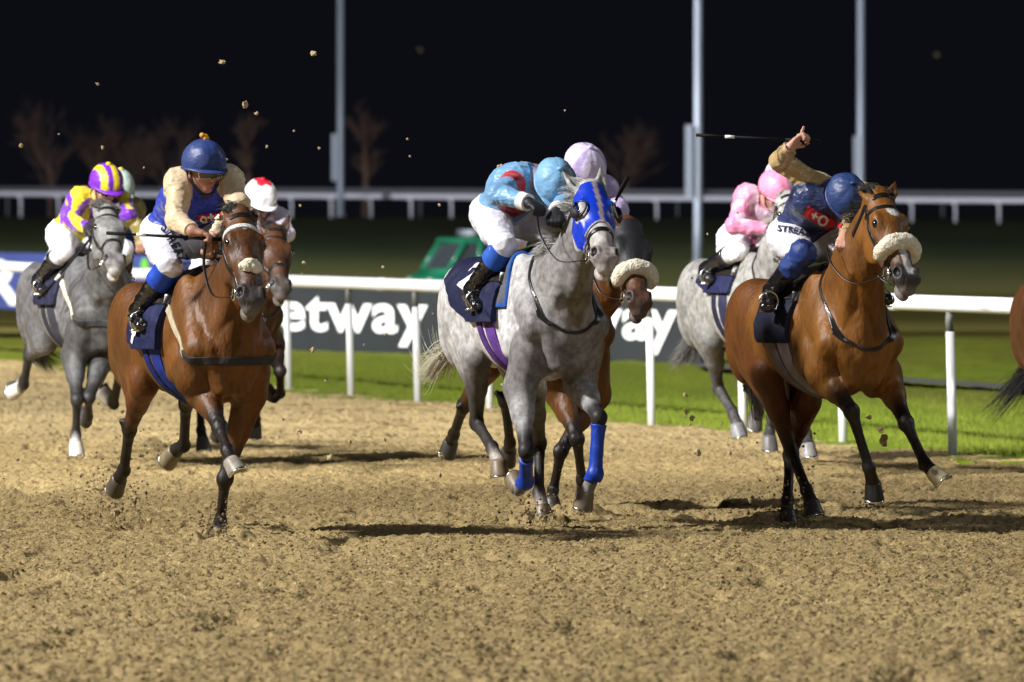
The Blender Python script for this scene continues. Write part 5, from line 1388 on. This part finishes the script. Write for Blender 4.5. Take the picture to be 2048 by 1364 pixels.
# ---- bay behind the hooded grey
st = dict(BAY); st.update(mane=60, forelock=False, face=(.10, .032, .006), neck=(.15, .052, .008), chest=(.12, .042, .007), body=(.15, .052, .008), muz=(.09, .045, .03))
jj = dict(poll=(1258, 450), muzzle=(1279, 600), neck=(1205, 560), ears={-1: (1236, 440), 1: (1272, 436)},
    fR=dict(e=(1118, 780), k=(1154, 878, 1), f=(1164, 960, -1), h=(1166, 985, -1), ax=(-.2, 0, -1)),
    fL=dict(e=(1190, 790), k=(1122, 902, 1), f=(1106, 982, -1), h=(1103, 1000, 1), Lf=.44, flat=True),
    hR=dict(k=(927, 812, -1), f=(908, 868, -1), h=(902, 884, -1), ax=(-.6, -.1, -.7)),
    hL=dict(k=(1010, 800, -1), f=(1020, 885, -1), h=(1018, 900, -1), ax=(-.6, 0, -.7)))
b3 = horse('bay racehorse with black hood and sheepskin noseband, partly hidden behind the blue hooded grey', 1070, 51.0, jj, st, zo=-.05, vs=.013)
S = b3.S; tH, sH, nH = b3.tH, b3.sH, b3.nH
hf = np.minimum.reduce([tH + .02, .50 - tH, (b3.hw - .5) * .2]); shell('blinker_hood', S, hf, .012, M_BLACKC, b3.e, wr=.002)
LIL = (.50, .40, .66)
jr = dict(hip=(1085, 415, -.22), neck=(1165, 365, .24), head=(1166, 345, .36), shR=(1130, 372, .2), elR=(1120, 420, 1), wrR=(1165, 440, 1), shL=(1206, 378, .3), elL=(1237, 420, 1), wrL=(1200, 455, 1),
          knR=(1130, 480, 1), anR=(1060, 560, -1), toR=(1050, 590, 1))
r3 = rider('rider in a pale lilac cap behind the light blue rider', b3, jr, dict(shirt=LIL, cap=lambda th, ph: (.66, .60, .80) if abs(math.sin(ph * 1.5)) < .93 else (.42, .33, .62), hsize=1.06, look=(.75, .15, -.6), up=(.6, 0, .8)), vs=.010)
bridle(b3, jj, nose='fleece', rein_to={-1: r3.gripRl, 1: r3.gripLl}); tack(b3, girthc=(.1, .1, .12))
whip('short black whip tip beside the right ear of the hooded grey', b3, r3, 'L', (1256, 354, -.15))

# ---- dark bay behind the left bay
st = dict(BAY); st.update(mane=60, body=(.055, .020, .006), face=(.060, .023, .008), neck=(.05, .018, .006), chest=(.045, .016, .005), muz=(.06, .05, .045), star=(.63, -.012, .018, .012), forelock=True)
jj = dict(poll=(550, 462), muzzle=(562, 572), neck=(530, 560),
    fL=dict(e=(545, 690), k=(560, 742, 1), f=(561, 786, -1), h=(548, 795, -1), ax=(-.7, -.3, .4)),
    fR=dict(e=(500, 740), k=(515, 800, 1), f=(512, 838, -1), h=(510, 848, -1), ax=(-.4, 0, -.8)),
    hR=dict(k=(400, 800, -1), f=(402, 860, 1), h=(405, 880, 1), flat=True), hL=dict(k=(440, 780, -1), f=(440, 840, -1), h=(438, 855, -1), ax=(-.6, 0, -.7)))
b4 = horse('dark bay racehorse hidden behind the left bay, only its head and right side showing', 440, 61.0, jj, st, zo=-.06, vs=.014)
jr = dict(hip=(462, 475, -.22), neck=(528, 432, .24), head=(519, 405, .34), shL=(556, 438, .28), elL=(572, 468, 1), wrL=(556, 480, 1), knR=(490, 520, 1), anR=(430, 600, -1), toR=(420, 620, 1))
r4 = rider('rider in a white cap with a red top behind the left bay', b4, jr, dict(shirt=(.55, .50, .62), cap=lambda th, ph: (.62, .01, .03) if th < .42 + .18 * abs(math.sin(ph * 2)) else (.78, .78, .80), look=(.9, .1, -.4), up=(.4, 0, 1), skin=(.3, .17, .12), rim=(.02, .02, .06)), vs=.011)
bridle(b4, jj, nose='strap', rein_to={-1: r4.gripRl, 1: r4.gripLl}); tack(b4)

# ---- grey far left
st = dict(grey=1, body=(.12, .118, .123), belly=(.17, .168, .166), rump=(.125, .122, .125), chest=(.07, .068, .068), neck=(.085, .083, .083), face=(.19, .186, .182), low=(.028, .026, .026), cannon=(.022, .02, .02), muz=(.14, .13, .13), lip=(.36, .34, .33),
          gask=(.15, .145, .145), hair=(.06, .058, .056), tailc=(.05, .045, .04), mane=80, hoofc=(.5, .47, .42))
jj = dict(poll=(214, 420), muzzle=(230, 522), neck=(214, 560), ears={-1: (191, 403), 1: (238, 404)},
    fR=dict(e=(148, 712), k=(154, 800, 1), f=(152, 868, -1), h=(151, 890, 1), flat=True, past=(.5, .48, .46), hoof=(.5, .47, .4)),
    fL=dict(e=(205, 715), k=(178, 795, 1), f=(176, 832, -1), h=(172, 845, -1), ax=(-.7, 0, .1), hoof=(.06, .05, .05)),
    hR=dict(k=(58, 712, -1), f=(48, 768, -1), h=(40, 776, -1), ax=(-.8, -.35, -.3), past=(.5, .48, .45)),
    hL=dict(s=(200, 700), k=(240, 742, -1), f=(228, 808, -1), h=(219, 802, -1), ax=(-.5, -.5, .6), past=(.5, .48, .45)),
    tail=[(72, 690, -1.1), (88, 715, -1.15), (104, 730, -1.2)])
g2 = horse('dark grey racehorse with a pale face at the far left', 163, 59.9, jj, st, zo=-.03, vs=.0125)
YE = (.55, .43, .01); PU = (.13, .015, .36)
def paint1(R, V, c, W):
    for q in ('R', 'L'):
        a, b, d = R.P['sh' + q], R.P['el' + q], R.P['wr' + q]; Sx = unit(R.P['shL'] - R.P['shR'])
        s_ = (V - a) @ np.cross(unit(b - a), Sx); m = (np.abs(((s_ + .2) / .045) % 2 - 1) < .5) & (W('arm' + q, 'fore' + q) > .4); c[m] = PU
    y = V @ unit(R.P['shL'] - R.P['shR']); m = (np.abs(((y + .5) / .09) % 2 - 1) < .5) & (W('torso') > .5); c[m] = PU
    return c
def capyp(th, ph):
    x = math.sin(th) * math.sin(ph); return YE if abs(((x + 2) / .36) % 2 - 1) > .5 else PU
jr = dict(hip=(146, 472, -.22), neck=(196, 398, .22), head=(211, 376, .32), shR=(160, 398, .18), elR=(142, 442, 1), wrR=(176, 458, 1), shL=(238, 404, .25), elL=(258, 432, 1), wrL=(226, 462, 1), knR=(160, 498, 1), anR=(98, 560, -1), toR=(86, 580, 1))
r5 = rider('rider in yellow and purple striped silks on the far left grey', g2, jr, dict(shirt=YE, paint=paint1, cap=capyp, rim=PU, peak=PU, glove=(.02, .02, .02), look=(.9, .15, -.35), up=(.35, 0, 1), gogc=1), vs=.0095)
bridle(g2, jj, nose='strap', rein_to={-1: r5.gripRl, 1: r5.gripLl}); tack(g2, cloth=(.010, .011, .03), breast=(.5, .47, .36), zlow=1.16, rear=-.20, girthc=(.03, .03, .04), neckstrap=False)
whip('long whip held slanting down along the shoulder of the far left grey', g2, r5, 'R', (84, 592, .25))

# ---- pale grey behind the right bay
st = dict(grey=1, body=(.31, .305, .285), belly=(.37, .36, .34), rump=(.28, .275, .26), chest=(.30, .29, .28), neck=(.30, .29, .28), face=(.36, .35, .34), low=(.06, .055, .055), cannon=(.07, .065, .065), muz=(.2, .18, .18), gask=(.13, .125, .12),
          hair=(.25, .24, .22), tailc=(.13, .125, .12), mane=120, hoofc=(.14, .13, .125), forelock=False)
jj = dict(poll=(1580, 395), muzzle=(1602, 500), neck=(1560, 510), ears={-1: (1572, 378), 1: (1601, 380)},
    fR=dict(e=(1520, 730), k=(1545, 800, 1), f=(1540, 862, -1), h=(1538, 876, 1), ax=(0, 0, -1)),
    fL=dict(e=(1580, 735), k=(1598, 800, 1), f=(1614, 872, 1), h=(1616, 892, 1), ax=(.2, 0, -1), hoof=(.25, .24, .23)),
    hR=dict(k=(1436, 776, -1), f=(1466, 828, 1), h=(1474, 852, 1), ax=(.2, .1, -1), hoof=(.20, .2, .2)),
    hL=dict(k=(1500, 775, -1), f=(1518, 822, -1), h=(1512, 832, -1), ax=(-.5, 0, -.8)),
    tail=[(1385, 660, -1.1), (1372, 700, -1.2), (1352, 720, -1.3)])
g3 = horse('pale grey racehorse behind the right bay', 1503, 58.4, jj, st, zo=.0, vs=.013)
PK = (.62, .20, .34)
def paint6(R, V, c, W):
    n = vnoise(V * A(1, .4, 1), 13, 21); m = np.clip((n - .05) * 5, 0, 1)[:, None]; c = c * (1 - m) + np.array([.66, .46, .58]) * m; return c
jr = dict(hip=(1488, 482, -.22), neck=(1530, 402, .22), head=(1549, 388, .34), shR=(1494, 392, .18), elR=(1468, 452, 1), wrR=(1538, 458, 1), knR=(1514, 500, 1), anR=(1458, 538, -1), toR=(1436, 558, 1), shL=(1566, 405, .28), elL=(1590, 440, 1))
r6 = rider('rider in pink and white silks and a pink cap on the pale grey', g3, jr, dict(shirt=PK, paint=paint6, cap=lambda th, ph: (.72, .22, .36) if math.sin(ph) < .35 else (.60, .52, .72), look=(.9, .2, -.5), up=(.45, 0, 1), rim=(.25, .05, .08), gogc=1), vs=.0095)
bridle(g3, jj, nose='strap', rein_to={-1: r6.gripRl, 1: r6.gripLl}); tack(g3, num='8', numcol=(-.14, 42, .26, -14), zlow=1.22, rear=-.34, girthc=(.02, .02, .05))

# ---- horse leaving the frame on the right: only rump and tail in view
st = dict(BAY); st.update(mane=20, forelock=False, body=(.12, .045, .010), rump=(.10, .036, .008), gask=(.12, .04, .012), tailsp=1.6, tailn=340)
jj = dict(poll=(2360, 440), muzzle=(2380, 590), fR=dict(e=(2230, 790), k=(2280, 860, 1), f=(2290, 930, -1), h=(2286, 955, -1)), fL=dict(e=(2320, 790), k=(2350, 880, 1), f=(2370, 960, 1), h=(2380, 985, 1), flat=True),
    hR=dict(k=(2098, 860, -1), f=(2110, 940, 1), h=(2118, 965, 1)), hL=dict(k=(2190, 850, -1), f=(2200, 940, -1), h=(2190, 960, -1)), tail=[(2058, 730, -1.1), (2030, 775, -1.2), (1992, 815, -1.3)])
b5 = horse('bay horse cut off by the right edge, only its rump and black tail in view', 2186, 55.5, jj, st, zo=-.12, vs=.018)

# ---- two riders all but hidden behind others
for lab, hl, src, px0, D0, dy, hd, capc, shirt in (
        ('rider in a pale mint cap almost hidden behind the yellow and purple rider', 'dark racehorse hidden behind the far left grey', g2, 165, 63.5, -8, (235, 383), (.34, .43, .39), (.2, .15, .03)),
        ('rider in a lavender and yellow cap almost hidden behind the pink rider', 'dark racehorse hidden behind the pale grey', g3, 1505, 61.5, -6, (1560, 366), (.60, .56, .70), (.5, .45, .1))):
    st = dict(BAY); st.update(mane=30, forelock=False, body=(.03, .02, .015), chest=(.03, .02, .015), neck=(.03, .02, .015), rump=(.03, .02, .015), gask=(.02, .015, .012)); jj = {}
    for k_, v_ in src.j.items():
        if k_ in ('ears', 'tail'): continue
        if isinstance(v_, dict): jj[k_] = {a_: ((b_[0], b_[1] + dy) + tuple(b_[2:]) if a_ in 'eskfh' else b_) for a_, b_ in v_.items()}
        else: jj[k_] = (v_[0], v_[1] + dy)
    jj['poll'] = (jj['poll'][0], jj['poll'][1] + 28); jj['muzzle'] = (jj['muzzle'][0], jj['muzzle'][1] + 4)
    hx = horse(hl, px0, D0, jj, st, zo=-.08, vs=.02)
    jr = dict(hip=(hd[0] - 66, 470, -.22), neck=(hd[0] - 12, 408, .24), head=(hd[0], hd[1], .34))
    rr = rider(lab, hx, jr, dict(shirt=shirt, cap=(lambda th, ph, cc=capc: cc), button=(.7, .6, .05), look=(.9, .1, -.4), up=(.4, 0, 1)), vs=.013)
